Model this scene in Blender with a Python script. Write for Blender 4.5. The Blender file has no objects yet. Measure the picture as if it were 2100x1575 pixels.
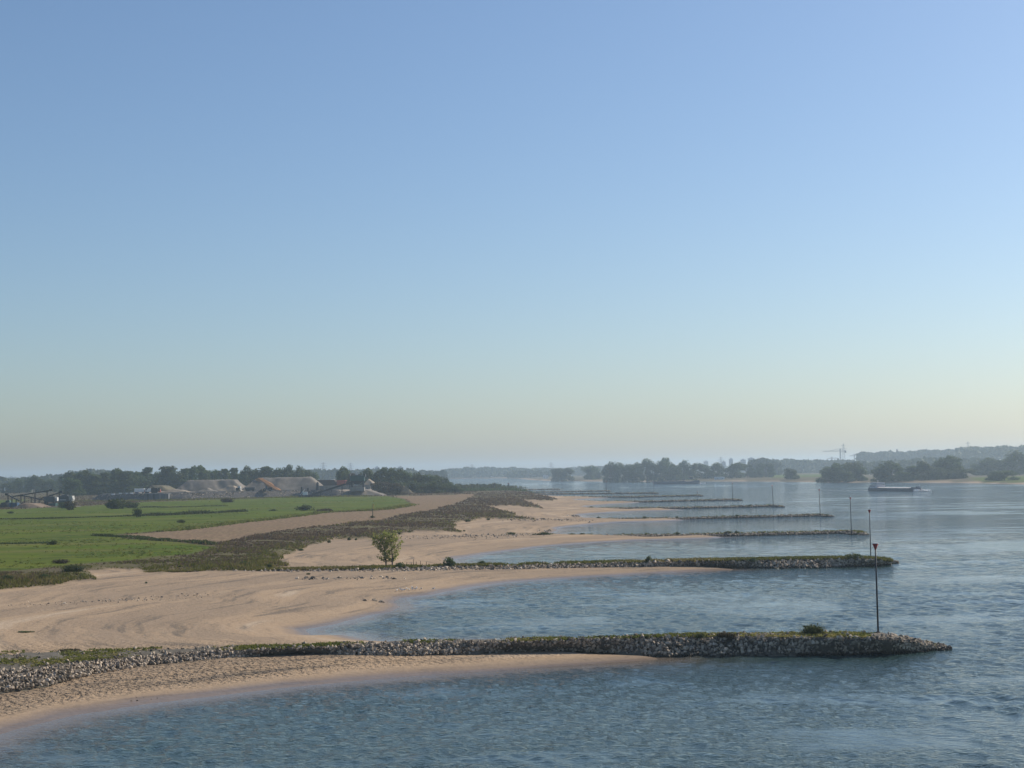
import bpy, math, random
import numpy as np
from mathutils import Matrix, Vector

random.seed(7)
rng = np.random.default_rng(11)
SC = bpy.context.scene
COL = SC.collection

# ------------------------------------------------------------------ camera
CAM_H = 20.0                      # metres above the river
F_PX, W_PX, H_PX = 3056.0, 2100.0, 1575.0
PITCH = math.atan((967.0 - H_PX / 2) / F_PX)
ROLL = -0.018
cam_d = bpy.data.cameras.new('camera')
cam = bpy.data.objects.new('camera', cam_d)
COL.objects.link(cam)
cam_d.sensor_width = 36.0
cam_d.lens = 36.0 * F_PX / W_PX
cam_d.clip_start = 0.5
cam_d.clip_end = 60000.0
CAM_M = Matrix.Translation((0, 0, CAM_H)) @ Matrix.Rotation(math.pi / 2 + PITCH, 4, 'X') @ Matrix.Rotation(ROLL, 4, 'Z')
cam.matrix_world = CAM_M
SC.camera = cam

# ------------------------------------------------------------------ sky and sun
SUN_AZ, SUN_EL = math.radians(58), math.radians(37)
world = bpy.data.worlds.new('World')
SC.world = world
world.use_nodes = True
wn = world.node_tree
wn.nodes.clear()
w_out = wn.nodes.new('ShaderNodeOutputWorld')
w_bg = wn.nodes.new('ShaderNodeBackground')
w_sky = wn.nodes.new('ShaderNodeTexSky')
w_sky.sky_type = 'NISHITA'
w_sky.sun_disc = False
w_sky.sun_elevation = SUN_EL
w_sky.sun_rotation = SUN_AZ
w_sky.altitude = 0
w_sky.air_density = 1.08
w_sky.dust_density = 1.0
w_sky.ozone_density = 5.0
w_bg.inputs['Strength'].default_value = 0.115
wn.links.new(w_sky.outputs[0], w_bg.inputs['Color'])
wn.links.new(w_bg.outputs[0], w_out.inputs['Surface'])
sun_d = bpy.data.lights.new('sun', 'SUN')
sun_d.energy = 5.0
sun_d.angle = math.radians(0.53)
sun_d.color = (1.0, 0.90, 0.76)
sun = bpy.data.objects.new('sun', sun_d)
COL.objects.link(sun)
_sd = Vector((math.sin(SUN_AZ) * math.cos(SUN_EL), math.cos(SUN_AZ) * math.cos(SUN_EL), math.sin(SUN_EL)))
sun.rotation_euler = _sd.to_track_quat('Z', 'Y').to_euler()
sun.location = (300, 100, 300)
SC.view_settings.view_transform = 'Standard'
SC.view_settings.look = 'None'
SC.view_settings.gamma = 1.0
SC.view_settings.exposure = 0.0
SC.cycles.use_denoising = True
SC.cycles.denoising_prefilter = 'ACCURATE'
SC.cycles.denoising_input_passes = 'RGB_ALBEDO_NORMAL'
SC.cycles.sample_clamp_direct = 2.5
SC.cycles.sample_clamp_indirect = 2.5
SC.cycles.max_bounces = 6
SC.cycles.volume_bounces = 2

# ------------------------------------------------------------------ helpers: survey
_CR = np.array(CAM_M.to_3x3())
def ray(px, py):
    d = _CR @ np.array([(px - W_PX / 2) / F_PX, -(py - H_PX / 2) / F_PX, -1.0])
    return d
def G(px, py, z=0.0):
    """ground point at height z that was sighted at px, py"""
    d = ray(px, py)
    t = (z - CAM_H) / d[2]
    return (d[0] * t, d[1] * t)
def GL(pts, z=0.0):
    return np.array([G(p[0], p[1], p[2] if len(p) > 2 else z) for p in pts])
def at_range(px, py, Y):
    """point at distance Y (along the river axis) sighted at px, py"""
    d = ray(px, py)
    t = Y / d[1]
    return np.array([d[0] * t, Y, CAM_H + d[2] * t])

# ------------------------------------------------------------------ helpers: numpy noise, polygons
def _hash(ix, iy, seed):
    h = (ix.astype(np.int64) * 374761393 + iy.astype(np.int64) * 668265263 + seed * 1442695041) & 0x7fffffff
    h = ((h ^ (h >> 13)) * 1274126177) & 0x7fffffff
    return ((h ^ (h >> 16)) & 0xffffff) / float(0xffffff)
def vnoise(x, y, s, seed=0):
    x = np.asarray(x, float) / s; y = np.asarray(y, float) / s
    ix = np.floor(x); iy = np.floor(y); fx = x - ix; fy = y - iy
    fx = fx * fx * (3 - 2 * fx); fy = fy * fy * (3 - 2 * fy)
    a = _hash(ix, iy, seed); b = _hash(ix + 1, iy, seed); c = _hash(ix, iy + 1, seed); d = _hash(ix + 1, iy + 1, seed)
    return (a * (1 - fx) + b * fx) * (1 - fy) + (c * (1 - fx) + d * fx) * fy - 0.5
def fbm(x, y, s, seed=0, o=3):
    r = 0; a = 1.0
    for k in range(o):
        r = r + a * vnoise(x, y, s / 2 ** k, seed + k * 17); a *= 0.5
    return r
def sdist(px, py, poly, closed=True):
    """signed distance to a polygon, positive inside"""
    px = np.asarray(px, float); py = np.asarray(py, float)
    d2 = np.full(px.shape, 1e18); ins = np.zeros(px.shape, bool)
    n = len(poly)
    for i in range(n if closed else n - 1):
        ax, ay = poly[i]; bx, by = poly[(i + 1) % n]
        ex, ey = bx - ax, by - ay
        l2 = ex * ex + ey * ey + 1e-12
        t = np.clip(((px - ax) * ex + (py - ay) * ey) / l2, 0, 1)
        d2 = np.minimum(d2, (px - ax - t * ex) ** 2 + (py - ay - t * ey) ** 2)
        if closed and ay != by:
            c = ((ay > py) != (by > py)) & (px < ex * (py - ay) / (by - ay) + ax)
            ins ^= c
    d = np.sqrt(d2)
    return np.where(ins, d, -d) if closed else d
def sstep(a, b, x):
    t = np.clip((x - a) / (b - a), 0, 1)
    return t * t * (3 - 2 * t)

# ------------------------------------------------------------------ helpers: meshes and objects
def np_mesh(name, V, faces, mat=None, smooth=False, attrs=None):
    """faces: list of int arrays (n,k)"""
    me = bpy.data.meshes.new(name)
    V = np.asarray(V, np.float32)
    if isinstance(faces, np.ndarray):
        faces = [faces]
    faces = [f for f in faces if len(f)]
    me.vertices.add(len(V)); me.vertices.foreach_set('co', V.ravel())
    nl = sum(f.size for f in faces); npoly = sum(len(f) for f in faces)
    me.loops.add(nl); me.loops.foreach_set('vertex_index', np.concatenate([f.ravel() for f in faces]).astype(np.int32))
    tot = np.concatenate([np.full(len(f), f.shape[1], np.int32) for f in faces])
    me.polygons.add(npoly)
    me.polygons.foreach_set('loop_start', np.concatenate([[0], np.cumsum(tot)[:-1]]).astype(np.int32))
    me.polygons.foreach_set('use_smooth', np.full(npoly, smooth))
    for k, v in (attrs or {}).items():
        a = me.attributes.new(k, 'FLOAT', 'POINT'); a.data.foreach_set('value', np.asarray(v, np.float32))
    if mat: me.materials.append(mat)
    me.update(calc_edges=True)
    return me
def link(name, me, parent=None):
    o = bpy.data.objects.new(name, me); COL.objects.link(o)
    if parent is not None: o.parent = parent
    return o
def empty(name, loc, rz=0.0, scale=1.0):
    o = bpy.data.objects.new(name, None); COL.objects.link(o)
    o.location = loc; o.rotation_euler = (0, 0, rz)
    o.scale = (scale,) * 3 if not isinstance(scale, tuple) else scale
    o.empty_display_size = 0.3
    return o
def tag(o, label=None, cat=None, group=None, kind=None):
    if label: o['label'] = label
    if cat: o['category'] = cat
    if group: o['group'] = group
    if kind: o['kind'] = kind
    return o
def copy_tree(o, parent=None):
    c = o.copy(); COL.objects.link(c); c.parent = parent
    for ch in list(o.children): copy_tree(ch, c)
    return c

class MB:
    """collects shapes into one mesh"""
    def __init__(s): s.v = []; s.f = []
    def add(s, vs, fs):
        b = len(s.v); s.v += [tuple(v) for v in vs]; s.f += [tuple(i + b for i in f) for f in fs]; return s
    def box(s, x0, x1, y0, y1, z0, z1, tx=0.0, ty=0.0):
        return s.add([(x0, y0, z0), (x1, y0, z0), (x1, y1, z0), (x0, y1, z0),
                      (x0 + tx, y0 + ty, z1), (x1 - tx, y0 + ty, z1), (x1 - tx, y1 - ty, z1), (x0 + tx, y1 - ty, z1)],
                     [(3, 2, 1, 0), (4, 5, 6, 7), (0, 1, 5, 4), (1, 2, 6, 5), (2, 3, 7, 6), (3, 0, 4, 7)])
    def tube(s, pts, rads, n=8, cap=True):
        pts = [Vector(p) for p in pts]
        if not hasattr(rads, '__len__'): rads = [rads] * len(pts)
        b = []; fs = []
        for i, p in enumerate(pts):
            d = (pts[min(i + 1, len(pts) - 1)] - pts[max(i - 1, 0)]).normalized()
            u = d.cross(Vector((0, 0, 1)) if abs(d.z) < 0.9 else Vector((1, 0, 0))).normalized(); w = d.cross(u)
            for k in range(n):
                a = 2 * math.pi * k / n
                b.append(p + (u * math.cos(a) + w * math.sin(a)) * rads[i])
        for i in range(len(pts) - 1):
            for k in range(n):
                k2 = (k + 1) % n
                fs.append((i * n + k2, i * n + k, (i + 1) * n + k, (i + 1) * n + k2))
        if cap:
            fs.append(tuple(range(n))); fs.append(tuple(reversed(range((len(pts) - 1) * n, len(pts) * n))))
        return s.add(b, fs)
    def bar(s, a, b, w): return s.tube([a, b], w / 2 * 1.2, 4)
    def prism(s, poly, y0, y1):
        """polygon in xz, extruded along y"""
        n = len(poly)
        vs = [(x, y0, z) for x, z in poly] + [(x, y1, z) for x, z in poly]
        fs = [tuple(range(n)), tuple(reversed(range(n, 2 * n)))]
        fs += [((i + 1) % n, i, n + i, n + (i + 1) % n) for i in range(n)]
        return s.add(vs, fs)
    def mesh(s, name, mat, smooth=False):
        me = bpy.data.meshes.new(name); me.from_pydata(s.v, [], s.f)
        if smooth: me.polygons.foreach_set('use_smooth', [True] * len(me.polygons))
        me.materials.append(mat); me.update()
        return me
    def build(s, name, mat, parent=None, smooth=False):
        return link(name, s.mesh(name, mat, smooth), parent)

# ------------------------------------------------------------------ helpers: materials
def new_mat(name):
    m = bpy.data.materials.new(name); m.use_nodes = True
    nt = m.node_tree; nt.nodes.clear()
    out = nt.nodes.new('ShaderNodeOutputMaterial')
    return m, nt, out
class NT:
    def __init__(s, nt): s.nt = nt
    def n(s, t, **props):
        nd = s.nt.nodes.new('ShaderNode' + t)
        for k, v in props.items(): setattr(nd, k, v)
        return nd
    def set(s, sock, v):
        if hasattr(v, 'is_output') or isinstance(v, bpy.types.NodeSocket): s.nt.links.new(v, sock)
        else: sock.default_value = v
    def math(s, op, a, b=0.0, c=None, clamp=False):
        nd = s.n('Math', operation=op, use_clamp=clamp); s.set(nd.inputs[0], a); s.set(nd.inputs[1], b)
        if c is not None: s.set(nd.inputs[2], c)
        return nd.outputs[0]
    def attr(s, name): return s.n('Attribute', attribute_name=name).outputs['Fac']
    def pos(s): return s.n('NewGeometry').outputs['Position']
    def scale(s, vec, sc):
        nd = s.n('VectorMath', operation='MULTIPLY'); s.set(nd.inputs[0], vec); nd.inputs[1].default_value = sc; return nd.outputs[0]
    def noise(s, vec, scale, detail=3.0, rough=0.55, dist=0.0):
        nd = s.n('TexNoise'); s.set(nd.inputs['Vector'], vec); nd.inputs['Scale'].default_value = scale
        nd.inputs['Detail'].default_value = detail; nd.inputs['Roughness'].default_value = rough; nd.inputs['Distortion'].default_value = dist
        return nd.outputs['Fac']
    def map(s, v, a, b, c=0.0, d=1.0):
        nd = s.n('MapRange'); nd.clamp = True; s.set(nd.inputs[0], v)
        for i, q in enumerate((a, b, c, d)): s.set(nd.inputs[i + 1], q)
        return nd.outputs[0]
    def mix(s, fac, a, b):
        nd = s.n('Mix', data_type='RGBA'); s.set(nd.inputs[0], fac)
        s.set(nd.inputs[6], a if not isinstance(a, tuple) else (*a, 1)); s.set(nd.inputs[7], b if not isinstance(b, tuple) else (*b, 1))
        return nd.outputs[2]
    def mixf(s, fac, a, b):
        nd = s.n('Mix', data_type='FLOAT'); s.set(nd.inputs[0], fac); s.set(nd.inputs[2], a); s.set(nd.inputs[3], b); return nd.outputs[0]
    def xyz(s, x, y, z):
        nd = s.n('CombineXYZ'); s.set(nd.inputs[0], x); s.set(nd.inputs[1], y); s.set(nd.inputs[2], z); return nd.outputs[0]
    def sep(s, v):
        nd = s.n('SeparateXYZ'); s.set(nd.inputs[0], v); return nd.outputs
    def bump(s, h, strength, dist, nrm=None):
        nd = s.n('Bump'); s.set(nd.inputs['Height'], h); s.set(nd.inputs['Strength'], strength); s.set(nd.inputs['Distance'], dist)
        if nrm is not None: s.set(nd.inputs['Normal'], nrm)
        return nd.outputs[0]
    def bsdf(s, out, color, rough=0.8, spec=0.3, normal=None, metal=0.0, **kw):
        p = s.n('BsdfPrincipled'); s.set(p.inputs['Base Color'], color if not isinstance(color, tuple) else (*color, 1))
        s.set(p.inputs['Roughness'], rough); p.inputs['Specular IOR Level'].default_value = spec; p.inputs['Metallic'].default_value = metal
        if normal is not None: s.set(p.inputs['Normal'], normal)
        for k, v in kw.items(): s.set(p.inputs[k], v)
        s.nt.links.new(p.outputs[0], out.inputs['Surface'])
        return p
MATS = {}
def paint(name, col, rough=0.6, var=0.25, scale=0.6, spec=0.3, metal=0.0):
    """painted / weathered plain surface: colour with procedural dirt and wear"""
    if name in MATS: return MATS[name]
    m, nt, out = new_mat(name); t = NT(nt)
    p = t.n('TexCoord').outputs['Object']
    nz = t.noise(p, scale, 5.0, 0.6); nz2 = t.noise(t.scale(p, (1, 1, 0.15)), scale * 3, 3.0)
    f = t.map(t.math('ADD', t.math('MULTIPLY', nz, 0.6), t.math('MULTIPLY', nz2, 0.4)), 0.35, 0.65)
    dark = tuple(c * (1 - var) for c in col); lite = tuple(min(1, c * (1 + var * 0.5)) for c in col)
    t.bsdf(out, t.mix(f, dark, lite), rough, spec, t.bump(nz, 0.15, 0.03), metal)
    MATS[name] = m
    return m
def leafy(name, ca, cb, cc, rough=0.6, trans=0.35):
    """foliage: colour varies leaf by leaf (attribute tint) and plant by plant"""
    if name in MATS: return MATS[name]
    m, nt, out = new_mat(name); t = NT(nt)
    tint = t.attr('tint')
    rnd = t.n('ObjectInfo').outputs['Random']
    c = t.mix(t.map(tint, 0.0, 0.6), ca, cb); c = t.mix(t.map(tint, 0.6, 1.0), c, cc)
    hsv = t.n('HueSaturation'); t.set(hsv.inputs['Hue'], t.map(rnd, 0, 1, 0.485, 0.515)); t.set(hsv.inputs['Value'], t.map(rnd, 0, 1, 0.8, 1.2)); t.set(hsv.inputs['Color'], c)
    p = t.n('BsdfPrincipled'); t.set(p.inputs['Base Color'], hsv.outputs[0]); p.inputs['Roughness'].default_value = rough; p.inputs['Specular IOR Level'].default_value = 0.12
    tr = t.n('BsdfTranslucent'); t.set(tr.inputs['Color'], hsv.outputs[0])
    mx = t.n('MixShader'); mx.inputs[0].default_value = trans
    nt.links.new(p.outputs[0], mx.inputs[1]); nt.links.new(tr.outputs[0], mx.inputs[2]); nt.links.new(mx.outputs[0], out.inputs['Surface'])
    MATS[name] = m
    return m
# ------------------------------------------------------------------ survey lines (photo sightings turned into metres)
SHORE_NEAR = [(-330, 1640), (-60, 1527), (0, 1508), (60, 1490), (150, 1467), (300, 1443), (450, 1425), (600, 1408), (750, 1395), (900, 1382),
              (1050, 1372), (1200, 1362), (1290, 1356), (1350, 1350, 0.1), (1340, 1340, 0.3), (1240, 1331, .5)]
BAY = [  # per bay: shoreline from the back of one groyne round to the tongue of sand before the next
    [(1100, 1318), (820, 1316), (745, 1313), (700, 1302), (640, 1303), (625, 1290), (680, 1280), (760, 1262), (800, 1254), (816, 1244), (808, 1232), (818, 1226), (885, 1219), (960, 1205), (1050, 1192),
     (1200, 1182), (1330, 1175.5), (1400, 1172.5), (1500, 1168), (1470, 1159, .3), (1320, 1158, .5)],
    [(1100, 1161), (960, 1160), (935, 1155), (930, 1148), (950, 1142), (1000, 1134), (1100, 1121), (1200, 1113), (1300, 1107.5), (1400, 1104.8), (1490, 1102), (1450, 1097, .3), (1330, 1098.5, .5)],
    [(1250, 1099), (1160, 1098), (1130, 1094), (1142, 1087), (1136, 1083), (1178, 1078), (1261, 1070.5), (1330, 1069), (1410, 1066.8), (1385, 1062.5, .3), (1300, 1064, .5)],
    [(1260, 1065), (1210, 1063.5), (1190, 1059), (1184, 1055), (1213, 1053), (1285, 1048.5), (1340, 1047.3), (1400, 1045.8), (1370, 1042.5, .3), (1300, 1043, .5)],
    [(1260, 1043), (1210, 1041.5), (1192, 1038.5), (1215, 1036), (1255, 1033.2), (1322, 1030.6), (1300, 1028.6, .3), (1270, 1028.8, .4)],
    [(1230, 1028), (1180, 1026.5), (1175, 1024.5), (1200, 1022.5), (1250, 1021), (1240, 1019.6, .3)],
    [(1180, 1019), (1140, 1018), (1120, 1015.6), (1100, 1013.5), (1090, 1011), (1078, 1007.5), (1073, 1005), (1058, 1001.5), (1057, 999), (1000, 998.5), (940, 998)],
]
pts = [tuple(p) for p in GL(SHORE_NEAR)]
for b in BAY: pts += [tuple(p) for p in GL(b)]
pts += [(-300, 2500), (-700, 3500), (-2000, 4400), (-9000, 5000), (-13500, 5000), (-13500, -13000), (-400, -13000), (-170, -400), (-110, 20)]
LAND = np.array(pts)
RIGHT_SH = [(3200, 1040), (2600, 1006), (2300, 998), (2100, 993.5), (2040, 992), (1993, 991), (1930, 990), (1864, 989.5), (1779, 989.5), (1700, 989.2), (1600, 988), (1510, 987.5), (1400, 987.5), (1300, 987.5), (1230, 987.2), (1130, 986.5), (1090, 984.5), (1056, 981)]
RIGHT = np.array([tuple(p) for p in GL(RIGHT_SH)] + [(-20, 4500), (-400, 4900), (-1500, 6000), (-13500, 7500), (-13500, 13500), (13500, 13500), (13500, -2000), (900, -2000)])
# vegetated ground: edge of the green against the sand
VEG_E = [(-420, 1262), (-200, 1232), (0, 1208), (55, 1201), (114, 1197), (148, 1191), (207, 1187), (181, 1180), (167, 1171), (238, 1167), (286, 1168), (333, 1176), (357, 1170), (430, 1171),
         (500, 1169), (552, 1165), (588, 1158), (569, 1151), (583, 1137), (617, 1124), (640, 1116), (676, 1106), (719, 1104), (769, 1103), (819, 1092), (855, 1087), (900, 1086), (945, 1088),
         (935, 1078), (925, 1073), (958, 1066), (994, 1062), (1040, 1062), (1095, 1063), (1028, 1054), (1061, 1054), (1020, 1044), (992, 1038), (1023, 1037), (1047, 1035), (1116, 1041), (1078, 1027),
         (1056, 1023), (1094, 1025), (1130, 1026), (1145, 1021), (1120, 1017), (1100, 1013.5)]
pv = [tuple(p) for p in GL(VEG_E, 2.0)]
pv += [tuple(p) for p in GL([(1092, 1010), (1076, 1006), (1058, 1002), (1056, 999), (1000, 998.5), (940, 998)], 0.5)]
VEG = np.array(pv + [(-300, 2490), (-700, 3490), (-2000, 4390), (-9000, 4990), (-13400, 4990), (-13400, -5000), (-400, -5000), (-190, 60)])
FIELD = GL([(248, 1098), (310, 1094), (405, 1085), (500, 1074), (569, 1066), (664, 1054), (783, 1048), (850, 1037), (831, 1024), (805, 1018.5), (880, 1016.5), (975, 1014), (961, 1023),
            (928, 1035), (880, 1048), (855, 1051), (783, 1066), (688, 1078), (617, 1085), (545, 1094), (474, 1106), (438, 1116), (333, 1111), (262, 1104)], 3.0)
GREEN = np.vstack([GL([(-700, 1230), (-300, 1192), (0, 1170), (60, 1166), (143, 1156), (262, 1147), (381, 1135), (450, 1119), (333, 1113), (262, 1106), (240, 1098), (310, 1092), (405, 1083), (500, 1072),
                       (569, 1064), (664, 1052), (783, 1046.5), (846, 1036), (828, 1024), (795, 1018.5), (700, 1019.5), (600, 1021), (300, 1030), (160, 1040), (0, 1046), (-300, 1052)], 3.0), [(-1500, 900), (-1500, 100)]])
FARGREEN = [np.array([(-1500, 1000), (-330, 930), (-420, 1300), (-800, 1500), (-1900, 1500)]),
            GL([(1990, 979), (2140, 976), (2300, 978), (2300, 984), (2080, 985), (2000, 984)], 3.0),
            GL([(1570, 974), (1690, 972.5), (1700, 978), (1580, 980)], 3.0)]

def ground(x, y, full=False):
    x = np.asarray(x, float); y = np.asarray(y, float)
    R = np.hypot(x, y)
    wob = fbm(x, y, 9.0, 3) * np.clip(R / 160, 0.5, 3.0)
    dl = sdist(x, y, LAND) ; dr = sdist(x, y, RIGHT)
    d = np.maximum(dl + fbm(x, y, 5.0, 9) * np.clip(R / 200, .35, 1.6), dr)
    dv = sdist(x, y, VEG) + wob
    beach = 1.45 * (1 - np.exp(-np.maximum(d, 0) / 11.0)) + 0.5 * sstep(20, 90, d)
    under = np.maximum(-4.0, np.minimum(d, 0) * 0.07)
    h = np.where(d > 0, beach, under)
    h = h + np.where(d > 0, sstep(-1.5, 4.0, dv) * 0.75 + sstep(2, 40, dv) * 0.6, 0)
    rb = dr > 0
    h = np.where(rb, np.minimum(dr * 0.05, 1.5) + sstep(15, 80, dr) * 1.6, h)
    h = h + np.where(d > 0, fbm(x, y, 26.0, 21) * 0.35 * sstep(3, 25, d) + fbm(x, y, 6.0, 25) * 0.12 * sstep(2, 10, d), 0)
    if not full: return h
    df = sdist(x, y, FIELD) + wob * 0.5
    dg = sdist(x, y, GREEN) + wob * 0.6
    wg = sstep(-1.2, 1.2, dg)
    for q in FARGREEN: wg = np.maximum(wg, sstep(-8, 8, sdist(x, y, q)))
    wv = np.where(rb, sstep(6, 16, dr + fbm(x, y, 70, 5) * 34), sstep(-0.8, 0.8, dv))
    return h, d, wv, wg, sstep(-1.5, 1.5, df), dr
def gz(x, y):
    return float(ground(np.array([x]), np.array([y]))[0])

# ------------------------------------------------------------------ ground and river materials
def ground_material():
    m, nt, out = new_mat('river_land'); t = NT(nt)
    P = t.pos(); X, Y, Z = t.sep(P)[0:3]
    d = t.attr('d_shore'); wv = t.attr('w_veg'); wg = t.attr('w_green'); wf = t.attr('w_field')
    # sand: strand lines follow the water's edge, gravel fans, pale drifts
    sv = t.xyz(t.math('MULTIPLY', X, 0.012), t.math('MULTIPLY', Y, 0.016), t.math('MULTIPLY', d, 0.11))
    n1 = t.noise(sv, 1.0, 6.0, 0.55, 0.15)
    n2 = t.noise(t.xyz(t.math('MULTIPLY', X, 0.05), t.math('MULTIPLY', Y, 0.05), t.math('MULTIPLY', d, 0.45)), 1.0, 5.0, 0.6, 0.1)
    n3 = t.noise(P, 0.9, 4.0, 0.7); n4 = t.noise(P, 3.5, 2.0, 0.6)
    sand = t.mix(t.map(n1, 0.43, 0.58), (0.375, 0.272, 0.178), (0.295, 0.22, 0.152))
    sand = t.mix(t.map(n2, 0.53, 0.70, 0.0, 0.8), sand, (0.21, 0.16, 0.115))
    sand = t.mix(t.map(n1, 0.40, 0.32), sand, (0.45, 0.35, 0.25))
    gr = t.math('MULTIPLY', t.map(n2, 0.56, 0.64), t.map(n4, 0.42, 0.58))
    sand = t.mix(t.math('MULTIPLY', gr, 0.75), sand, (0.115, 0.105, 0.09))
    ln = t.map(t.math('ABSOLUTE', t.math('SUBTRACT', n1, 0.515)), 0.004, 0.016, 1.0, 0.0)      # drift lines left by falling water
    ln = t.math('MULTIPLY', ln, t.map(n3, 0.4, 0.6))
    sand = t.mix(t.math('MULTIPLY', ln, 0.5), sand, (0.13, 0.11, 0.085))
    ln2 = t.map(t.math('ABSOLUTE', t.math('SUBTRACT', n2, 0.47)), 0.003, 0.02, 1.0, 0.0)
    sand = t.mix(t.math('MULTIPLY', ln2, 0.15), sand, (0.47, 0.385, 0.29))
    speck = t.math('MULTIPLY', t.map(n3, 0.56, 0.70), 0.45)
    sand = t.mix(speck, sand, (0.2, 0.16, 0.12))
    n5 = t.noise(P, 9.0, 3.0, 0.7)
    sand = t.mix(t.map(n5, 0.45, 0.68, 0.0, 0.5), sand, (0.19, 0.15, 0.11))
    wetn = t.math('ADD', d, t.math('MULTIPLY', t.math('SUBTRACT', n1, 0.5), 7.0))
    wet = t.map(wetn, 0.6, 3.2, 1.0, 0.0)
    sand = t.mix(t.math('MULTIPLY', wet, 0.75), sand, (0.15, 0.105, 0.07))
    # rough bank vegetation floor
    r1 = t.noise(P, 0.07, 5.0, 0.65); r2 = t.noise(P, 0.6, 3.0, 0.6)
    rough = t.mix(t.map(r1, 0.40, 0.60), (0.085, 0.066, 0.046), (0.10, 0.095, 0.04))
    rough = t.mix(t.map(r2, 0.45, 0.7), rough, (0.14, 0.115, 0.07))
    # pasture: mown drifts and worn patches
    g1 = t.noise(t.scale(P, (0.35, 1.0, 1.0)), 0.035, 5.0, 0.6); g2 = t.noise(P, 0.35, 4.0, 0.6)
    g3 = t.noise(t.scale(P, (0.3, 1.0, 1.0)), 0.16, 4.0, 0.65)
    green = t.mix(t.map(g1, 0.40, 0.60), (0.058, 0.1, 0.002), (0.092, 0.124, 0.005))
    g4 = t.noise(t.scale(P, (0.07, 1.0, 1.0)), 0.07, 3.0, 0.5)
    green = t.mix(t.map(g4, 0.5, 0.6, 0, 0.75), green, (0.105, 0.125, 0.014))
    green = t.mix(t.map(g3, 0.46, 0.58, 0, 0.85), green, (0.042, 0.066, 0.010))
    green = t.mix(t.map(g2, 0.47, 0.62, 0, 0.7), green, (0.10, 0.115, 0.02))
    green = t.mix(t.map(g1, 0.57, 0.66, 0, 0.75), green, (0.125, 0.12, 0.036))
    # harvested field: rows of stubble
    f1 = t.noise(t.scale(P, (1.0, 0.25, 1.0)), 0.9, 4.0, 0.7); f2 = t.noise(P, 0.05, 3.0, 0.6)
    field = t.mix(t.map(f1, 0.35, 0.65), (0.125, 0.088, 0.058), (0.26, 0.185, 0.115))
    field = t.mix(t.map(f2, 0.5, 0.7, 0, 0.5), field, (0.17, 0.14, 0.07))
    veg = t.mix(wg, rough, green); veg = t.mix(wf, veg, field)
    col = t.mix(wv, sand, veg)
    # trodden sand close to the groyne, fine relief elsewhere
    vor = t.n('TexVoronoi'); wv_ = t.n('VectorMath', operation='ADD'); t.set(wv_.inputs[0], P); t.set(wv_.inputs[1], t.xyz(t.math('MULTIPLY', n3, 1.6), t.math('MULTIPLY', n4, 0.8), 0.0)); t.set(vor.inputs['Vector'], wv_.outputs[0]); vor.inputs['Scale'].default_value = 1.5; vor.inputs['Randomness'].default_value = 1.0
    trod = t.math('MULTIPLY', t.map(t.math('ADD', d, t.math('MULTIPLY', n1, 5.0)), 5.5, 9.0), t.map(n1, 0.25, 0.5, 0.6, 1.0))
    trod = t.math('MULTIPLY', trod, t.map(Y, 150, 175, 1.0, 0.1))
    hgt = t.math('ADD', t.math('MULTIPLY', t.math('ADD', t.map(vor.outputs['Distance'], 0, 0.6), t.math('MULTIPLY', n4, 0.7)), t.math('MULTIPLY', trod, t.math('SUBTRACT', 1.0, wv))), t.math('MULTIPLY', n3, 0.25))
    b = t.bump(hgt, 1.0, 0.5)
    rg = t.mixf(t.math('MULTIPLY', wet, t.math('SUBTRACT', 1.0, wv)), 0.9, 0.35)
    p = t.bsdf(out, col, rg, 0.25, b)
    t.set(p.inputs['Specular IOR Level'], t.mixf(t.math('MULTIPLY', wet, t.math('SUBTRACT', 1.0, wv)), 0.06, 0.4))
    return m
def water_material():
    m, nt, out = new_mat('river_water'); t = NT(nt)
    P = t.pos()
    dep = t.attr('depth'); calm = t.attr('calm'); near = t.attr('near')
    big = t.noise(t.scale(P, (0.6, 1.0, 1.0)), 0.012, 4.0, 0.6, 1.0)
    fine = t.noise(t.scale(P, (0.35, 1.0, 1.0)), 0.09, 4.0, 0.6, 0.4)
    calm = t.math('MAXIMUM', calm, t.math('MULTIPLY', t.map(fine, 0.53, 0.62), 0.8))
    w1 = t.noise(t.scale(P, (0.8, 1.0, 1.0)), 2.6, 3.0, 0.6, 0.4)
    w4 = t.noise(t.scale(P, (0.75, 1.0, 1.0)), 1.0, 3.0, 0.55, 0.5)
    w2 = t.noise(t.scale(P, (0.6, 1.0, 1.0)), 0.25, 3.0, 0.55, 0.6)
    far = t.math('SUBTRACT', 1.0, near)
    hgt = t.math('ADD', t.math('ADD', t.math('MULTIPLY', w1, t.mixf(near, 0.16, 0.26)), t.math('MULTIPLY', w4, t.mixf(near, 0.75, 0.36))), t.math('MULTIPLY', w2, t.mixf(near, 2.2, 0.0)))
    calm = t.math('MULTIPLY', calm, t.mixf(near, 1.0, 1.0), 0.0, True)
    b = t.bump(hgt, t.map(calm, 0, 1, 1.0, 0.12), t.mixf(near, 1.25, 0.8))
    body = t.mix(t.map(big, 0.4, 0.65), (0.024, 0.052, 0.052), (0.034, 0.06, 0.058))
    col = t.mix(t.map(dep, 0.02, 0.4, 0.85, 0.0), body, (0.20, 0.155, 0.115))
    col = t.mix(t.map(dep, 0.25, 0.9, 0.3, 0.0), col, (0.11, 0.09, 0.075))
    t.bsdf(out, col, t.map(calm, 0, 1, 0.07, 0.05), 0.5, b, IOR=1.333)
    return m
M_LAND = ground_material()
M_WATER = water_material()

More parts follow.
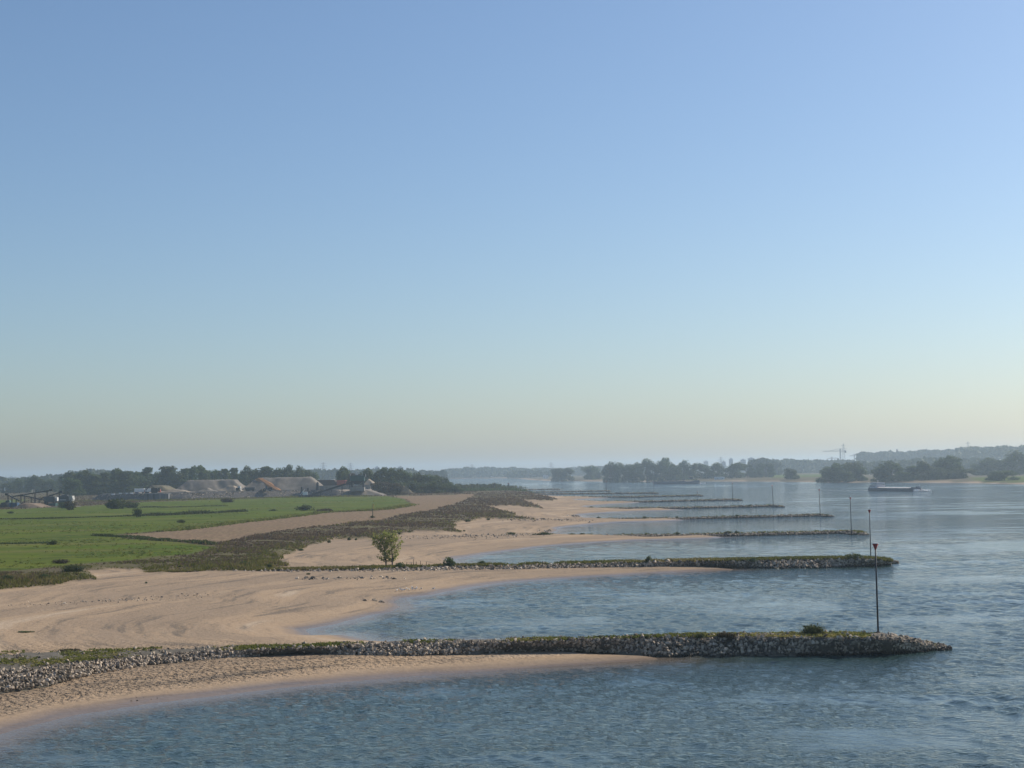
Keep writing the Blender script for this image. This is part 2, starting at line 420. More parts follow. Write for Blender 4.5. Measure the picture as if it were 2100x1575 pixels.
# ------------------------------------------------------------------ ground sheet (one survey grid, split by kind of ground)
a_f = np.radians(np.concatenate([[-180, -140, -100, -75, -60, -50, -42, -36, -31, -28], np.linspace(-26, 24, 640), [26, 29, 33, 38, 45, 55, 75, 100, 140]]))
invs = np.linspace(1 / 88.0, 1 / 2600.0, 400)
r_f = np.concatenate([[2, 20, 45, 70, 80], 1 / invs, [2700, 2850, 3000, 3200, 3400, 3650, 3900, 4200, 4500, 4900, 5400, 6000, 7000, 8500, 10500, 13000]])
NA, NR = len(a_f), len(r_f)
AA, RR = np.meshgrid(a_f, r_f)
GX = (np.sin(AA) * RR).ravel(); GY = (np.cos(AA) * RR).ravel()
GH, GD, GWV, GWG, GWF, GDR = ground(GX, GY, True)
idx = np.arange(NA * NR).reshape(NR, NA)
nx = np.roll(idx, -1, axis=1)
quads = np.stack([idx[:-1].ravel(), nx[:-1].ravel(), nx[1:].ravel(), idx[1:].ravel()], 1)[:, ::-1]
fd = GD[quads].max(1); fv = GWV[quads].mean(1); fg = GWG[quads].mean(1); ff = GWF[quads].mean(1); fr = GDR[quads].max(1)
zone = np.where(fd < -0.5, 0, np.where(fr > 0, 5, np.where(fv < 0.5, 1, np.where(ff > 0.5, 3, np.where(fg > 0.5, 2, 4)))))
for zid, nm, lab in ((0, 'riverbed', 'sandy bed under the river'), (1, 'beach', 'pale sandy beaches between the stone groynes'), (2, 'meadow', 'bright green pasture on the left bank'),
                     (3, 'stubble_field', 'brown harvested field along the left bank'), (4, 'rough_bank', 'dark rough weedy river bank'), (5, 'far_bank', 'low green and sandy far bank across the river')):
    q = quads[zone == zid]
    used, inv = np.unique(q.ravel(), return_inverse=True)
    me = np_mesh(nm, np.stack([GX, GY, GH], 1)[used], inv.reshape(-1, 4), M_LAND, True,
                 {'d_shore': GD[used], 'w_veg': GWV[used], 'w_green': GWG[used], 'w_field': GWF[used]})
    tag(link(nm, me), lab, kind='structure')

# ------------------------------------------------------------------ river: real wave geometry close by, coarser farther out
def rows_from(r0, r1):
    out = [r0]
    while out[-1] < r1:
        r = out[-1]; out.append(r + min(max(r * r / 61120 * 0.5, 0.25), 12.0))
    return out
wr = np.array([2, 20, 50, 70, 80] + rows_from(84.0, 1500.0) + [1520, 1560, 1620, 1700, 1800, 1950, 2150, 2400, 2700, 3100, 3500, 4000, 4600, 5400, 6500, 8500, 10500, 13000])
wa = np.radians(np.concatenate([[-180, -140, -100, -75, -60, -50, -42, -36, -31, -27, -24.5], np.linspace(-23, 23, 430), [24.5, 27, 31, 36, 42, 50, 60, 75, 100, 140]]))
A2, R2 = np.meshgrid(wa, wr)
WX = (np.sin(A2) * R2).ravel(); WY = (np.cos(A2) * R2).ravel()
cA, cR = np.meshgrid(wa[::3], wr[::3])
ch = ground((np.sin(cA) * cR).ravel(), (np.cos(cA) * cR).ravel()).reshape(cA.shape)
def upsample(c):           # ground height under the water, interpolated from a coarser survey
    t0 = np.stack([np.interp(wr, wr[::3], c[:, k]) for k in range(c.shape[1])], 1)
    return np.stack([np.interp(wa, wa[::3], t0[k]) for k in range(t0.shape[0])], 0).ravel()
wh = upsample(ch)
tip_line = np.array([(46, 100), (55, 160), (80, 290), (102, 400), (126, 560), (135, 700), (140, 880), (125, 1240), (95, 1440), (30, 1900), (-60, 2600)])
cur = WX - np.interp(WY, tip_line[:, 1], tip_line[:, 0])
cur = sstep(-30, 45, cur + fbm(WX, WY, 40.0, 51) * 60)
# smooth slicks and boils among the wind-ruffled water
sl = fbm(WX * 0.5, WY, 60.0, 201, 3) * 0.8 + fbm(WX * 0.35 + fbm(WX, WY, 25, 5) * 22, WY, 16.0, 211, 3) * 0.95 + fbm(WX * 0.35, WY, 6.0, 221, 2) * 0.25
calm = sstep(0.08, 0.26, sl) * (0.2 + 0.8 * cur)
for px, py, hw, hh in ((1850, 1520, 250, 34), (1530, 1236, 230, 24), (2010, 1186, 110, 9), (1560, 1122, 130, 7), (1900, 1103, 120, 4), (1990, 1262, 90, 7), (1500, 1031.5, 70, 1.6), (1630, 1047, 80, 2.4), (1800, 1062, 110, 3), (2050, 1395, 120, 10), (1700, 1085, 60, 2.5), (1180, 1275, 140, 8)):
    cx_, cy_ = G(px, py); Dq = math.hypot(cx_, cy_)                # eddies shed by the groyne heads leave smooth water
    q_ = ((WX - cx_ + fbm(WX, WY, 18, 301) * 14) / (hw * Dq / F_PX)) ** 2 + ((WY - cy_ + fbm(WX, WY, 9, 307) * Dq * 0.045) / (hh * Dq * Dq / (CAM_H * F_PX))) ** 2
    calm = np.maximum(calm, sstep(1.15, 0.45, q_) * (0.75 + 0.5 * np.clip(fbm(WX * 0.4, WY, 5.0, 311), -0.5, 0.5)))
calm = np.clip(calm, 0, 1)
calm = np.maximum(calm, sstep(-0.35, -0.02, wh) * 0.85)
spacing = np.maximum(np.gradient(wr)[:, None] * np.ones_like(A2), R2 * 0.0019).ravel()
WZ = np.zeros_like(WX); wrg = np.random.default_rng(5); NW = 56
for k in range(NW):
    lam = 0.5 * (6.0 / 0.5) ** ((k + wrg.uniform()) / NW); th = math.radians(200) + wrg.normal(0, 0.75)
    s = 0.215 * math.sqrt(2.0 / NW) * (1.0 if lam < 3 else 0.6)
    w = sstep(2.2, 4.5, lam / spacing) * s * lam / 6.283
    WZ += w * np.sin((WX * math.cos(th) + WY * math.sin(th)) * 6.283 / lam + wrg.uniform(0, 6.283) + fbm(WX, WY, lam * 9, k, 1) * 2.5)
WZ *= (1 - 0.88 * calm) * sstep(0.0, -0.25, wh) * (0.75 + 0.5 * cur)
far_fade = sstep(520, 170, R2.ravel())
i2 = np.arange(WX.size).reshape(len(wr), len(wa)); n2 = np.roll(i2, -1, axis=1)
wq = np.stack([i2[:-1].ravel(), n2[:-1].ravel(), n2[1:].ravel(), i2[1:].ravel()], 1)[:, ::-1]
keep = wh[wq].min(1) < 0.25
used, inv_ = np.unique(wq[keep].ravel(), return_inverse=True)
wme = np_mesh('water', np.stack([WX, WY, WZ], 1)[used], inv_.reshape(-1, 4), M_WATER, True,
              {'depth': np.clip(-wh, -1, 6)[used], 'calm': calm[used], 'near': far_fade[used]})
tag(link('water', wme), 'broad blue-grey river with rippled and smooth patches', kind='structure')
# ------------------------------------------------------------------ stone shapes
import bmesh
def hull_stone(seed):
    r = np.random.default_rng(seed)
    p = r.normal(size=(13, 3)); p /= np.linalg.norm(p, axis=1)[:, None]; p *= r.uniform(0.75, 1.1, (13, 1))
    p *= np.array([1.0, r.uniform(0.6, 0.85), r.uniform(0.45, 0.75)])
    bm = bmesh.new()
    for q in p: bm.verts.new(q)
    res = bmesh.ops.convex_hull(bm, input=bm.verts)
    bmesh.ops.delete(bm, geom=[v for v in bm.verts if not v.link_faces], context='VERTS')
    bmesh.ops.triangulate(bm, faces=bm.faces)
    bm.verts.index_update()
    V = np.array([v.co[:] for v in bm.verts]); Fc = np.array([[v.index for v in f.verts] for f in bm.faces])
    bm.free()
    return V, Fc
STONES = [hull_stone(100 + k) for k in range(12)]
def stone_material():
    m, nt, out = new_mat('groyne_stone'); t = NT(nt)
    P = t.pos(); z = t.sep(P)[2]
    tint = t.attr('tint'); rnd = t.n('ObjectInfo').outputs['Random']
    k = t.math('FRACT', t.math('ADD', t.math('MULTIPLY', tint, 7.3), t.math('MULTIPLY', rnd, 5.1)))
    c = t.mix(t.map(k, 0.0, 0.35), (0.075, 0.065, 0.055), (0.26, 0.21, 0.16))
    c = t.mix(t.map(k, 0.35, 0.8), c, (0.56, 0.455, 0.345))
    c = t.mix(t.map(k, 0.9, 1.0), c, (0.62, 0.53, 0.43))
    n = t.noise(P, 3.0, 5.0, 0.65); n2 = t.noise(P, 0.35, 3.0, 0.6)
    c = t.mix(t.map(n, 0.35, 0.7, 0.0, 0.5), c, (0.17, 0.15, 0.12))
    zz = t.math('ADD', z, t.math('MULTIPLY', t.math('SUBTRACT', n2, 0.5), 0.5))
    stain = t.map(zz, 0.15, 0.45, 1.0, 0.0)          # algae and damp up to the usual water mark
    c = t.mix(t.math('MULTIPLY', stain, 0.92), c, (0.016, 0.017, 0.015))
    t.bsdf(out, c, t.map(stain, 0, 1, 0.9, 0.5), 0.12, t.bump(n, 0.5, 0.06))
    return m
M_STONE = stone_material()
M_MOUND = paint('groyne_core', (0.12, 0.105, 0.08), 0.95, 0.5, 1.2)
STONE_ME = []
for V, Fc in STONES:
    STONE_ME.append(np_mesh('stone', V, Fc, M_STONE, False, {'tint': np.full(len(V), 0.3)}))
def rot_mats(n, tilt=0.5):
    a = rng.uniform(0, 2 * np.pi, n); b = rng.normal(0, tilt, n); c = rng.normal(0, tilt, n)
    ca, sa, cb, sb, cc, sc = np.cos(a), np.sin(a), np.cos(b), np.sin(b), np.cos(c), np.sin(c)
    z = np.zeros(n); o = np.ones(n)
    Rz = np.stack([ca, -sa, z, sa, ca, z, z, z, o], 1).reshape(n, 3, 3)
    Rx = np.stack([o, z, z, z, cb, -sb, z, sb, cb], 1).reshape(n, 3, 3)
    Ry = np.stack([cc, z, sc, z, o, z, -sc, z, cc], 1).reshape(n, 3, 3)
    return Rx @ Ry @ Rz
def stone_pile(name, pos, size, parent, tilt=0.5, single=0, mat=M_STONE):
    """the nearest / largest 'single' stones become parts of their own, the rest one part"""
    n = len(pos); order = np.argsort(-(size / np.linalg.norm(pos - np.array([0, 0, CAM_H]), axis=1)))
    Rm = rot_mats(n, tilt); kind = rng.integers(0, len(STONES), n)
    for i in order[:single]:
        o = link('stone', STONE_ME[kind[i]], parent)
        M = Matrix(Rm[i].tolist()).to_4x4()
        o.matrix_world = Matrix.Translation(pos[i].tolist()) @ M @ Matrix.Scale(float(size[i]), 4)
    rest = order[single:]
    Vs, Fs, T = [], [], []; base = 0
    for k in range(len(STONES)):
        ii = rest[kind[rest] == k]
        if not len(ii): continue
        V, Fc = STONES[k]
        P = np.einsum('nij,vj->nvi', Rm[ii], V) * size[ii][:, None, None] + pos[ii][:, None, :]
        Vs.append(P.reshape(-1, 3)); Fs.append((Fc[None] + (np.arange(len(ii)) * len(V))[:, None, None]).reshape(-1, 3) + base)
        T.append(np.repeat(rng.uniform(0, 1, len(ii)), len(V))); base += len(ii) * len(V)
    if Vs:
        me = np_mesh(name, np.vstack(Vs), np.vstack(Fs), mat, False, {'tint': np.concatenate(T)})
        return tag(link(name, me, parent), kind='stuff')

# ------------------------------------------------------------------ leaf and grass geometry
def leaf_quads(C, size, nrm_bias=None, aspect=1.5, up=0.0):
    """quads at C with random facing; returns verts (4n,3) and faces"""
    n = len(C)
    N = rng.normal(size=(n, 3))
    if nrm_bias is not None: N = N * 0.75 + nrm_bias
    N[:, 2] += up
    N /= np.linalg.norm(N, axis=1)[:, None] + 1e-9
    A = rng.normal(size=(n, 3)); U = np.cross(N, A); U /= np.linalg.norm(U, axis=1)[:, None] + 1e-9
    Wv = np.cross(N, U)
    s = np.asarray(size).reshape(-1, 1) * np.ones((n, 1)) * 0.5
    a = U * s * aspect; b = Wv * s
    V = np.stack([C - a, C - b * 0.8, C + a, C + b], 1).reshape(-1, 3)
    return V, np.arange(4 * n).reshape(n, 4)
def blades(C, h, w, lean=0.35, k=4):
    """grass tufts: k narrow triangles per tuft"""
    n = len(C)
    C = np.repeat(C, k, axis=0); h = np.repeat(h, k) * rng.uniform(0.6, 1.1, n * k); w = np.repeat(w, k)
    a = rng.uniform(0, 2 * np.pi, n * k)
    D = np.stack([np.cos(a), np.sin(a), np.zeros(n * k)], 1); L = rng.uniform(0, 2 * np.pi, n * k)
    off = np.stack([np.cos(L), np.sin(L), np.zeros(n * k)], 1) * w[:, None] * 0.8
    B = C + off * rng.uniform(0, 1, (n * k, 1))
    top = B + np.stack([np.cos(L) * h * lean, np.sin(L) * h * lean, h], 1) * rng.uniform(0.8, 1.1, (n * k, 1))
    V = np.stack([B - D * w[:, None] * 0.5, B + D * w[:, None] * 0.5, top], 1).reshape(-1, 3)
    return V, np.arange(3 * n * k).reshape(-1, 3)
L_GRASS = leafy('bank_grass', (0.085, 0.105, 0.022), (0.16, 0.165, 0.04), (0.27, 0.225, 0.095), 0.7, 0.5)
L_WEED = leafy('bank_weeds', (0.075, 0.05, 0.038), (0.12, 0.082, 0.06), (0.165, 0.125, 0.075), 0.75, 0.4)
L_BUSH = leafy('willow_scrub', (0.045, 0.065, 0.02), (0.08, 0.105, 0.036), (0.14, 0.16, 0.07), 0.6, 0.35)
L_TREE = leafy('tree_leaves', (0.05, 0.075, 0.024), (0.08, 0.11, 0.034), (0.125, 0.15, 0.05), 0.55, 0.4)
L_DULL = leafy('dry_scrub', (0.06, 0.05, 0.03), (0.095, 0.08, 0.045), (0.13, 0.11, 0.06), 0.7, 0.25)
L_POPL = leafy('poplar_leaves', (0.17, 0.21, 0.045), (0.26, 0.29, 0.075), (0.37, 0.36, 0.12), 0.5, 0.55)
BARK = paint('bark', (0.085, 0.07, 0.055), 0.9, 0.4, 2.0)

# ------------------------------------------------------------------ groynes
def resample(P, step):
    P = np.asarray(P, float); s = np.concatenate([[0], np.cumsum(np.linalg.norm(np.diff(P[:, :2], axis=0), axis=1))])
    n = max(4, int(s[-1] / step)); q = np.linspace(0, s[-1], n)
    return np.stack([np.interp(q, s, P[:, k]) for k in range(P.shape[1])], 1)
def groyne(label, back, front, toe, zb, zf, toe_z, n_stones, ssize, single, grass, step=1.0, tip_round=True):
    """back / front crest edges and the toe on this side, as lines of points; the far side slopes down like the near one"""
    n = max(int(np.linalg.norm(back[-1] - back[0]) / step), 12)
    def rs(P, z):
        P = np.column_stack([P, z]); s = np.linspace(0, 1, len(P)); q = np.linspace(0, 1, n)
        return np.stack([np.interp(q, s, P[:, k]) for k in range(3)], 1)
    B, Fr, T = rs(back, zb), rs(front, zf), rs(toe, toe_z)
    T2 = T.copy(); T2[:, 2] -= 0.35; dirn = (Fr - T); dirn[:, 2] = 0; L = np.linalg.norm(dirn, axis=1)[:, None] + 1e-6
    T2 -= dirn / L * 0.6
    back_n = (B - Fr); back_n[:, 2] = 0; back_n /= np.linalg.norm(back_n, axis=1)[:, None] + 1e-6
    bt = B + back_n * np.minimum(np.maximum(L, 2.5), 4.5); bt[:, 2] = np.minimum(B[:, 2] - 1.9, -0.2)
    rows = [T2, T * 0.5 + Fr * 0.5, Fr, Fr * 0.5 + B * 0.5, B, B * 0.5 + bt * 0.5, bt]
    V = np.stack(rows, 1)                                      # n, 7, 3
    jit = rng.normal(0, 0.09, V.shape); V = V + jit
    V[:, 0:3, 2] -= np.array([0.1, 0.3, 0.15]) * min(1.0, ssize / 0.25); V[:, 5, 2] -= 0.25
    endc = V[-1].mean(0); endp = V[-1].copy(); endp += (endc - endp) * 0.0
    V = V.reshape(-1, 3); k = len(rows)
    ii = np.arange(n * k).reshape(n, k)
    Q = np.stack([ii[:-1, :-1].ravel(), ii[1:, :-1].ravel(), ii[1:, 1:].ravel(), ii[:-1, 1:].ravel()], 1)[:, ::-1]
    mid = V[ii[-1]].mean(0); mid[2] = -0.6; out = (B[-1] - B[-3]); out[2] = 0; out /= np.linalg.norm(out) + 1e-6
    mid = mid + out * 1.0
    V = np.vstack([V, mid]); cap = np.array([[ii[-1, j], len(V) - 1, ii[-1, j + 1]] for j in range(k - 1)])[:, ::-1]
    g = empty('stone_groyne', tuple(np.append(Fr.mean(0)[:2], 0.0)))
    inv = Matrix.Translation(-g.location)
    me = np_mesh('mound', V, [Q, cap], M_MOUND, True); mo = link('mound', me, g); mo.matrix_parent_inverse = inv
    g['_n'] = n
    # stones: facing slope, crest shoulders, a few down the far side
    u = rng.uniform(0, n - 1.001, n_stones); i0 = u.astype(int); f = (u - i0)[:, None]
    w = np.where(rng.uniform(0, 1, n_stones) < (0.88 if step < 1.1 else 0.96), rng.uniform(-0.10, 0.82, n_stones), rng.uniform(0.8, 1.0, n_stones))
    lerp = lambda A: A[i0] * (1 - f) + A[i0 + 1] * f
    a, b_, c_, e_ = lerp(T), lerp(Fr), lerp(B), lerp(bt)
    w = w[:, None]
    P = np.where(w < 0.8, a + (b_ - a) * (w / 0.8), np.where(w < 0.93, b_ + (c_ - b_) * ((w - 0.8) / 0.13), c_ + (e_ - c_) * ((w - 0.93) / 0.25)))
    # tip cone of stones
    ntip = max(30, n_stones // 14)
    th = rng.uniform(-1.9, 1.9, ntip); rr = np.sqrt(rng.uniform(0.0, 1.0, ntip))
    ax = math.atan2(out[1], out[0]); r0 = np.linalg.norm((T[-1] - bt[-1])[:2]) * 0.5; cc = (T[-1] + bt[-1]) / 2
    tp = np.stack([cc[0] + np.cos(ax + th) * rr * 1.6, cc[1] + np.sin(ax + th) * rr * r0, B[-1, 2] * (1 - rr) - 0.1], 1)
    P = np.vstack([P, tp]); S = rng.lognormal(math.log(ssize), 0.42, len(P)); S = np.clip(S, ssize * 0.4, ssize * 1.75)
    P[:, 2] += S * rng.uniform(-0.35, 0.55, len(P))
    S = S * np.where(P[:, 0] < -22, 0.82, 1.0)
    before = set(o.name for o in COL.objects)
    stone_pile('stone_rubble', P, S, g, 1.1, single)
    for ch in g.children:
        if ch is not mo and ch.name not in before:
            ch.matrix_parent_inverse = inv
    del g['_n']
    # low growth on the crest
    if grass:
        m = int(grass * n)
        u = rng.uniform(0, n - 1.001, m); i0 = u.astype(int); f = (u - i0)[:, None]; w = rng.uniform(0.05, 1.1, m)[:, None]
        C = lerp(Fr) * (1 - w) + lerp(B) * w
        keep = fbm(C[:, 0], C[:, 1], 7.0, 77) + rng.normal(0, 0.1, len(C)) > (-0.02 if step < 1.1 else -0.3)
        C = C[keep]; C[:, 2] += 0.05
        V, Fq = blades(C, rng.uniform(0.06, 0.26, len(C)) * (1.0 if step < 1.1 else 2.4), rng.uniform(0.15, 0.4, len(C)) * (1.0 if step < 1.1 else 1.5), 1.0, 5)
        gm = np_mesh('grass_cover', V, Fq, L_GRASS, False, {'tint': np.repeat(np.clip(rng.uniform(0, 1, len(C)) * 0.6 + fbm(C[:, 0], C[:, 1], 12, 5) * 0.7 + 0.2, 0, 1), 15)})
        go = tag(link('grass_cover', gm, g), kind='stuff'); go.matrix_parent_inverse = inv
    tag(g, label, 'groyne', 'stone groynes along the left bank')
    return g
X1 = [-420, -200, 0, 100, 200, 300, 400, 500, 600, 750, 850, 950, 1050, 1150, 1250, 1350, 1450, 1594, 1736, 1817, 1877, 1918]
BK = [1356, 1349, 1341, 1338, 1335, 1332, 1328, 1325.5, 1324, 1317, 1314, 1312.5, 1311, 1309, 1306.5, 1303, 1300, 1299, 1298.5, 1299.5, 1309, 1322]
FT = [1455, 1420, 1378, 1366, 1355, 1346, 1338, 1334, 1330, 1323, 1320, 1319, 1317, 1314, 1311, 1308, 1307, 1308, 1309, 1310, 1316, 1326]
TO = [1510, 1462, 1413, 1398, 1378, 1363, 1354, 1348, 1340, 1342, 1342, 1338, 1333, 1332, 1335, 1347, 1348, 1346.5, 1344, 1342, 1340, 1335]
ZT = [1.3, 1.3, 1.3, 1.3, 1.25, 1.2, 1.2, 1.15, 1.15, 1.0, 0.95, 0.95, 0.9, 0.8, 0.55, 0.05, -.05, -.05, -.05, -.05, -.05, -.05]
zb1 = np.array([2.3] * 4 + [2.1, 2.0] + [1.95] * 13 + [1.9, 1.3, 0.5]); zf1 = zb1 - 0.1
def lines(X, Y, Z): return np.array([G(x, y, z) for x, y, z in zip(X, Y, Z)])
groyne('nearest long stone groyne with grassy crest, closest to the camera', lines(X1, BK, zb1), lines(X1, FT, zf1), lines(X1, TO, ZT), zb1, zf1, np.array(ZT),
       9800, 0.20, 300, 60, 0.9)
X2 = [300, 450, 600, 750, 850, 920, 1090, 1250, 1380, 1470, 1600, 1700, 1770, 1805, 1825]
BK2 = [1175, 1170.5, 1167.5, 1165, 1162.5, 1160.5, 1157, 1153, 1150, 1148.5, 1146, 1145, 1145, 1147, 1151]
FT2 = [1177, 1173, 1170.5, 1168, 1165.5, 1163, 1160.5, 1156.5, 1153.5, 1152, 1149.5, 1148.5, 1148.5, 1150, 1153]
TO2 = [1183, 1181, 1179.5, 1178, 1175, 1172, 1167.5, 1163.5, 1161.5, 1164, 1166.5, 1164.8, 1162, 1159, 1156.5]
ZT2 = [1.2, 1.2, 1.1, 1.0, 1.0, 0.95, 0.9, 0.8, 0.6, 0.05, -.05, -.05, -.05, -.05, -.05]
zb2 = np.array([1.85, 1.8, 1.8, 1.75, 1.65, 1.55, 1.5, 1.5, 1.5, 1.5, 1.5, 1.5, 1.45, 1.2, 0.7])
groyne('second stone groyne from the camera, with two young trees near its landward end', lines(X2, BK2, zb2), lines(X2, FT2, zb2 - .1), lines(X2, TO2, ZT2), zb2, zb2 - 0.1, np.array(ZT2),
       5200, 0.32, 0, 170, 1.2)
FAR_G = [
    ('third stone groyne from the camera, scrub at its landward end', [(890, 1099), (1000, 1097.5), (1100, 1097), (1250, 1097), (1400, 1095.5), (1500, 1094), (1600, 1092), (1720, 1089), (1755, 1090), (1766, 1091.5)], 0.70, 3200, 0.27, 10),
    ('fourth stone groyne from the camera', [(1094, 1062), (1201, 1064), (1300, 1063), (1395, 1061.5), (1490, 1059), (1600, 1056.8), (1680, 1054.8), (1698, 1055.8)], 0.70, 2400, 0.31, 6),
    ('fifth stone groyne from the camera', [(1132, 1042), (1213, 1041.5), (1300, 1041), (1395, 1040), (1490, 1038), (1583, 1036), (1600, 1036.8)], 0.70, 1800, 0.36, 6),
    ('sixth stone groyne from the camera, sand tongue at its root', [(1200, 1028), (1318, 1027.4), (1433, 1025), (1502, 1023.5), (1515, 1024.3)], 0.70, 1300, 0.39, 6),
    ('seventh stone groyne from the camera with a low hump', [(1118, 1017.5), (1200, 1018), (1309, 1018), (1342, 1017), (1430, 1015), (1436, 1015.5)], 0.70, 1000, 0.42, 8),
    ('eighth stone groyne from the camera, thin dark line', [(1090, 1012), (1180, 1011.7), (1260, 1011), (1340, 1010.2), (1345, 1010.8)], 0.70, 700, 0.47, 6),
    ('ninth stone groyne from the camera', [(1076, 1008.5), (1160, 1007.2), (1244, 1005.8), (1249, 1006.2)], 0.70, 500, 0.47, 6),
    ('farthest stone groyne, beyond the dark scrubby point', [(1062, 1004), (1110, 1003), (1142, 1002.8), (1146, 1003.2)], 0.70, 350, 0.51, 10)]
for lab, px, zc, ns, ss, gr in FAR_G:
    c = GL(px, zc); tdir = np.gradient(c, axis=0); tdir /= np.linalg.norm(tdir, axis=1)[:, None]
    nrm = np.stack([-tdir[:, 1], tdir[:, 0]], 1)
    zz = np.full(len(c), zc); zz[-1] = 0.5
    tz = np.linspace(0.55, -0.25, len(c)); tz[tz < 0.1] = -0.05
    groyne(lab, c + nrm * 1.2, c - nrm * 1.0, c - nrm * 2.7, zz, zz - 0.1, tz, ns, ss, 0, gr, 2.0)

# loose stones strewn on the sand
def strewn(label, px_list, n, spread, size, group=None):
    pts = GL(px_list, 1.2); s = rng.uniform(0, len(pts) - 1.001, n); i = s.astype(int); f = (s - i)[:, None]
    P = pts[i] * (1 - f) + pts[i + 1] * f + rng.normal(0, 1, (n, 2)) * np.array(spread)
    z = ground(P[:, 0], P[:, 1]); ok = z > 0.15
    P = P[ok]; z = z[ok]
    S = rng.lognormal(math.log(size), 0.4, len(P))
    o = stone_pile('scattered_stones', np.column_stack([P, z + S * 0.1]), S, None, 0.4)
    tag(o, label, 'stones', kind='stuff')
strewn('loose stones strewn on the sand before the second groyne', [(625, 1190), (700, 1189), (800, 1186)], 70, (3, 1.6), 0.28)
strewn('wide strew of stones at the landward end of the third groyne', [(880, 1106), (960, 1102), (1040, 1098), (1110, 1092)], 480, (6, 5), 0.22)
strewn('dark stone bar at the waterline of the second bay', [(812, 1221.5), (840, 1221.2), (872, 1221)], 170, (2, 0.9), 0.26)
strewn('gravelly stones between the third and fourth groyne roots', [(1060, 1068), (1120, 1066), (1190, 1066)], 220, (5, 6), 0.3)
strewn('dark gravel and drift debris on the near beach', [(330, 1414), (480, 1402), (620, 1392), (800, 1381), (980, 1368)], 420, (2.5, 1.0), 0.075)
strewn('thin line of drift debris across the wide beach', [(40, 1247), (180, 1240), (300, 1234), (420, 1222)], 260, (4, 0.8), 0.12)
strewn('dark stone bar at the waterline behind the third groyne', [(1128, 1084), (1137, 1083), (1146, 1082)], 90, (2, 3), 0.45)
strewn('dark stone bar at the waterline behind the fourth groyne', [(1180, 1055), (1195, 1054)], 70, (2, 4), 0.5)

# ------------------------------------------------------------------ beacons: pole with a red cone on its point
M_POLE = paint('beacon_pole', (0.045, 0.045, 0.05), 0.5, 0.4)
M_RED = paint('beacon_red', (0.30, 0.025, 0.02), 0.55, 0.3)
M_WHITE = paint('white_paint', (0.72, 0.72, 0.7), 0.5, 0.15)
def beacon(px, py, zbase, height, label, thick=1.0, tilt=0.0):
    x, y = G(px, py, zbase)
    e = empty('river_beacon', (x, y, zbase))
    m = MB().tube([(0, 0, -0.8), (0, 0, height * 0.5), (0, 0, height - 0.5)], [0.10 * thick, 0.09 * thick, 0.075 * thick], 10).build('pole', M_POLE, e, True)
    MB().tube([(0, 0, -0.3), (0, 0, 0.25)], 0.24 * thick, 10).build('foot_collar', M_POLE, e)
    c = MB()
    cr = 0.33 * thick ** 0.5
    c.tube([(0, 0, height - 0.68), (0, 0, height - 0.62), (0, 0, height - 0.02)], [0.08, 0.10, cr], 16)
    cone = c.build('cone_topmark', M_RED, e, True)
    MB().tube([(0, 0, height - 0.02), (0, 0, height + 0.05)], [cr + 0.015, cr], 16).build('rim', M_WHITE, cone)
    e.rotation_euler = (0, tilt, 0)
    tag(e, label, 'beacon', 'red-topped beacons on the groyne heads')
    return e
beacon(1801, 1300, 1.85, 9.7, 'tallest-looking beacon pole with red cone, on the head of the nearest groyne', 1.0)
beacon(1786, 1144.5, 1.4, 9.7, 'red-coned beacon pole on the head of the second groyne', 1.0)
beacon(1746, 1092, 0.7, 10.15, 'red-coned beacon pole on the head of the third groyne', 1.15)
beacon(1682, 1055.5, 0.7, 10.1, 'beacon pole on the head of the fourth groyne', 1.3, -0.01)
beacon(1586, 1036.5, 0.7, 10.2, 'slightly leaning beacon pole on the head of the fifth groyne', 1.5, -0.04)
beacon(1503, 1024, 0.7, 10.2, 'beacon pole on the head of the sixth groyne', 1.6, -0.01)
beacon(1430, 1015, 0.7, 2.6, 'short stub of a beacon on the seventh groyne', 2.2)
beacon(1340, 1010.5, 0.7, 8.8, 'faint thin beacon pole on the eighth groyne', 1.5)
beacon(1244, 1006, 0.7, 8.6, 'faint thin beacon pole on the ninth groyne', 1.5)
beacon(1153, 1003, 0.7, 8.8, 'faintest far beacon pole, at the farthest groyne', 1.5)
# ------------------------------------------------------------------ rough growth on the bank
def scatter_px(poly_world, n, zfun=ground):
    lo, hi = poly_world.min(0), poly_world.max(0)
    P = rng.uniform(lo, hi, (n, 2))
    return P[sdist(P[:, 0], P[:, 1], poly_world) > 0]
def frustum_pts(n, r0, r1, a0, a1, power=1.0):
    """random points, denser close by"""
    r = 1 / rng.uniform(1 / r1 ** power, 1 / r0 ** power, n) ** (1 / power); a = np.radians(rng.uniform(a0, a1, n))
    return np.stack([np.sin(a) * r, np.cos(a) * r], 1)
P = frustum_pts(420000, 190, 2100, -23, 4, 1.0)
h_, d_, wv_, wg_, wf_, dr_ = ground(P[:, 0], P[:, 1], True)
ok = (wv_ > 0.45) & (wg_ < 0.35) & (wf_ < 0.35) & (dr_ < 0) & (d_ > 1)
patch = fbm(P[:, 0], P[:, 1], 22.0, 41)
ok &= (patch + fbm(P[:, 0], P[:, 1], 7.0, 47) * 0.7 + rng.normal(0, 0.15, len(P)) > -0.33)
P = P[ok]; h_ = h_[ok]; patch = patch[ok]; d2 = sdist(P[:, 0], P[:, 1], VEG)
Rr = np.hypot(P[:, 0], P[:, 1])
edge_ = np.minimum(sstep(0, 5, -sdist(P[:, 0], P[:, 1], GREEN)), 1.0)
sel = rng.uniform(0, 1, len(P)) < 0.62 * (0.25 + 0.75 * edge_)
P, h_, patch, d2, Rr = P[sel], h_[sel], patch[sel], d2[sel], Rr[sel]
far = np.clip(Rr / 450, 0.5, 2.0)
hh = rng.uniform(0.2, 0.8, len(P)) * (0.9 + np.clip(patch, -.4, .5)) * np.clip(far, 1, 1.5)
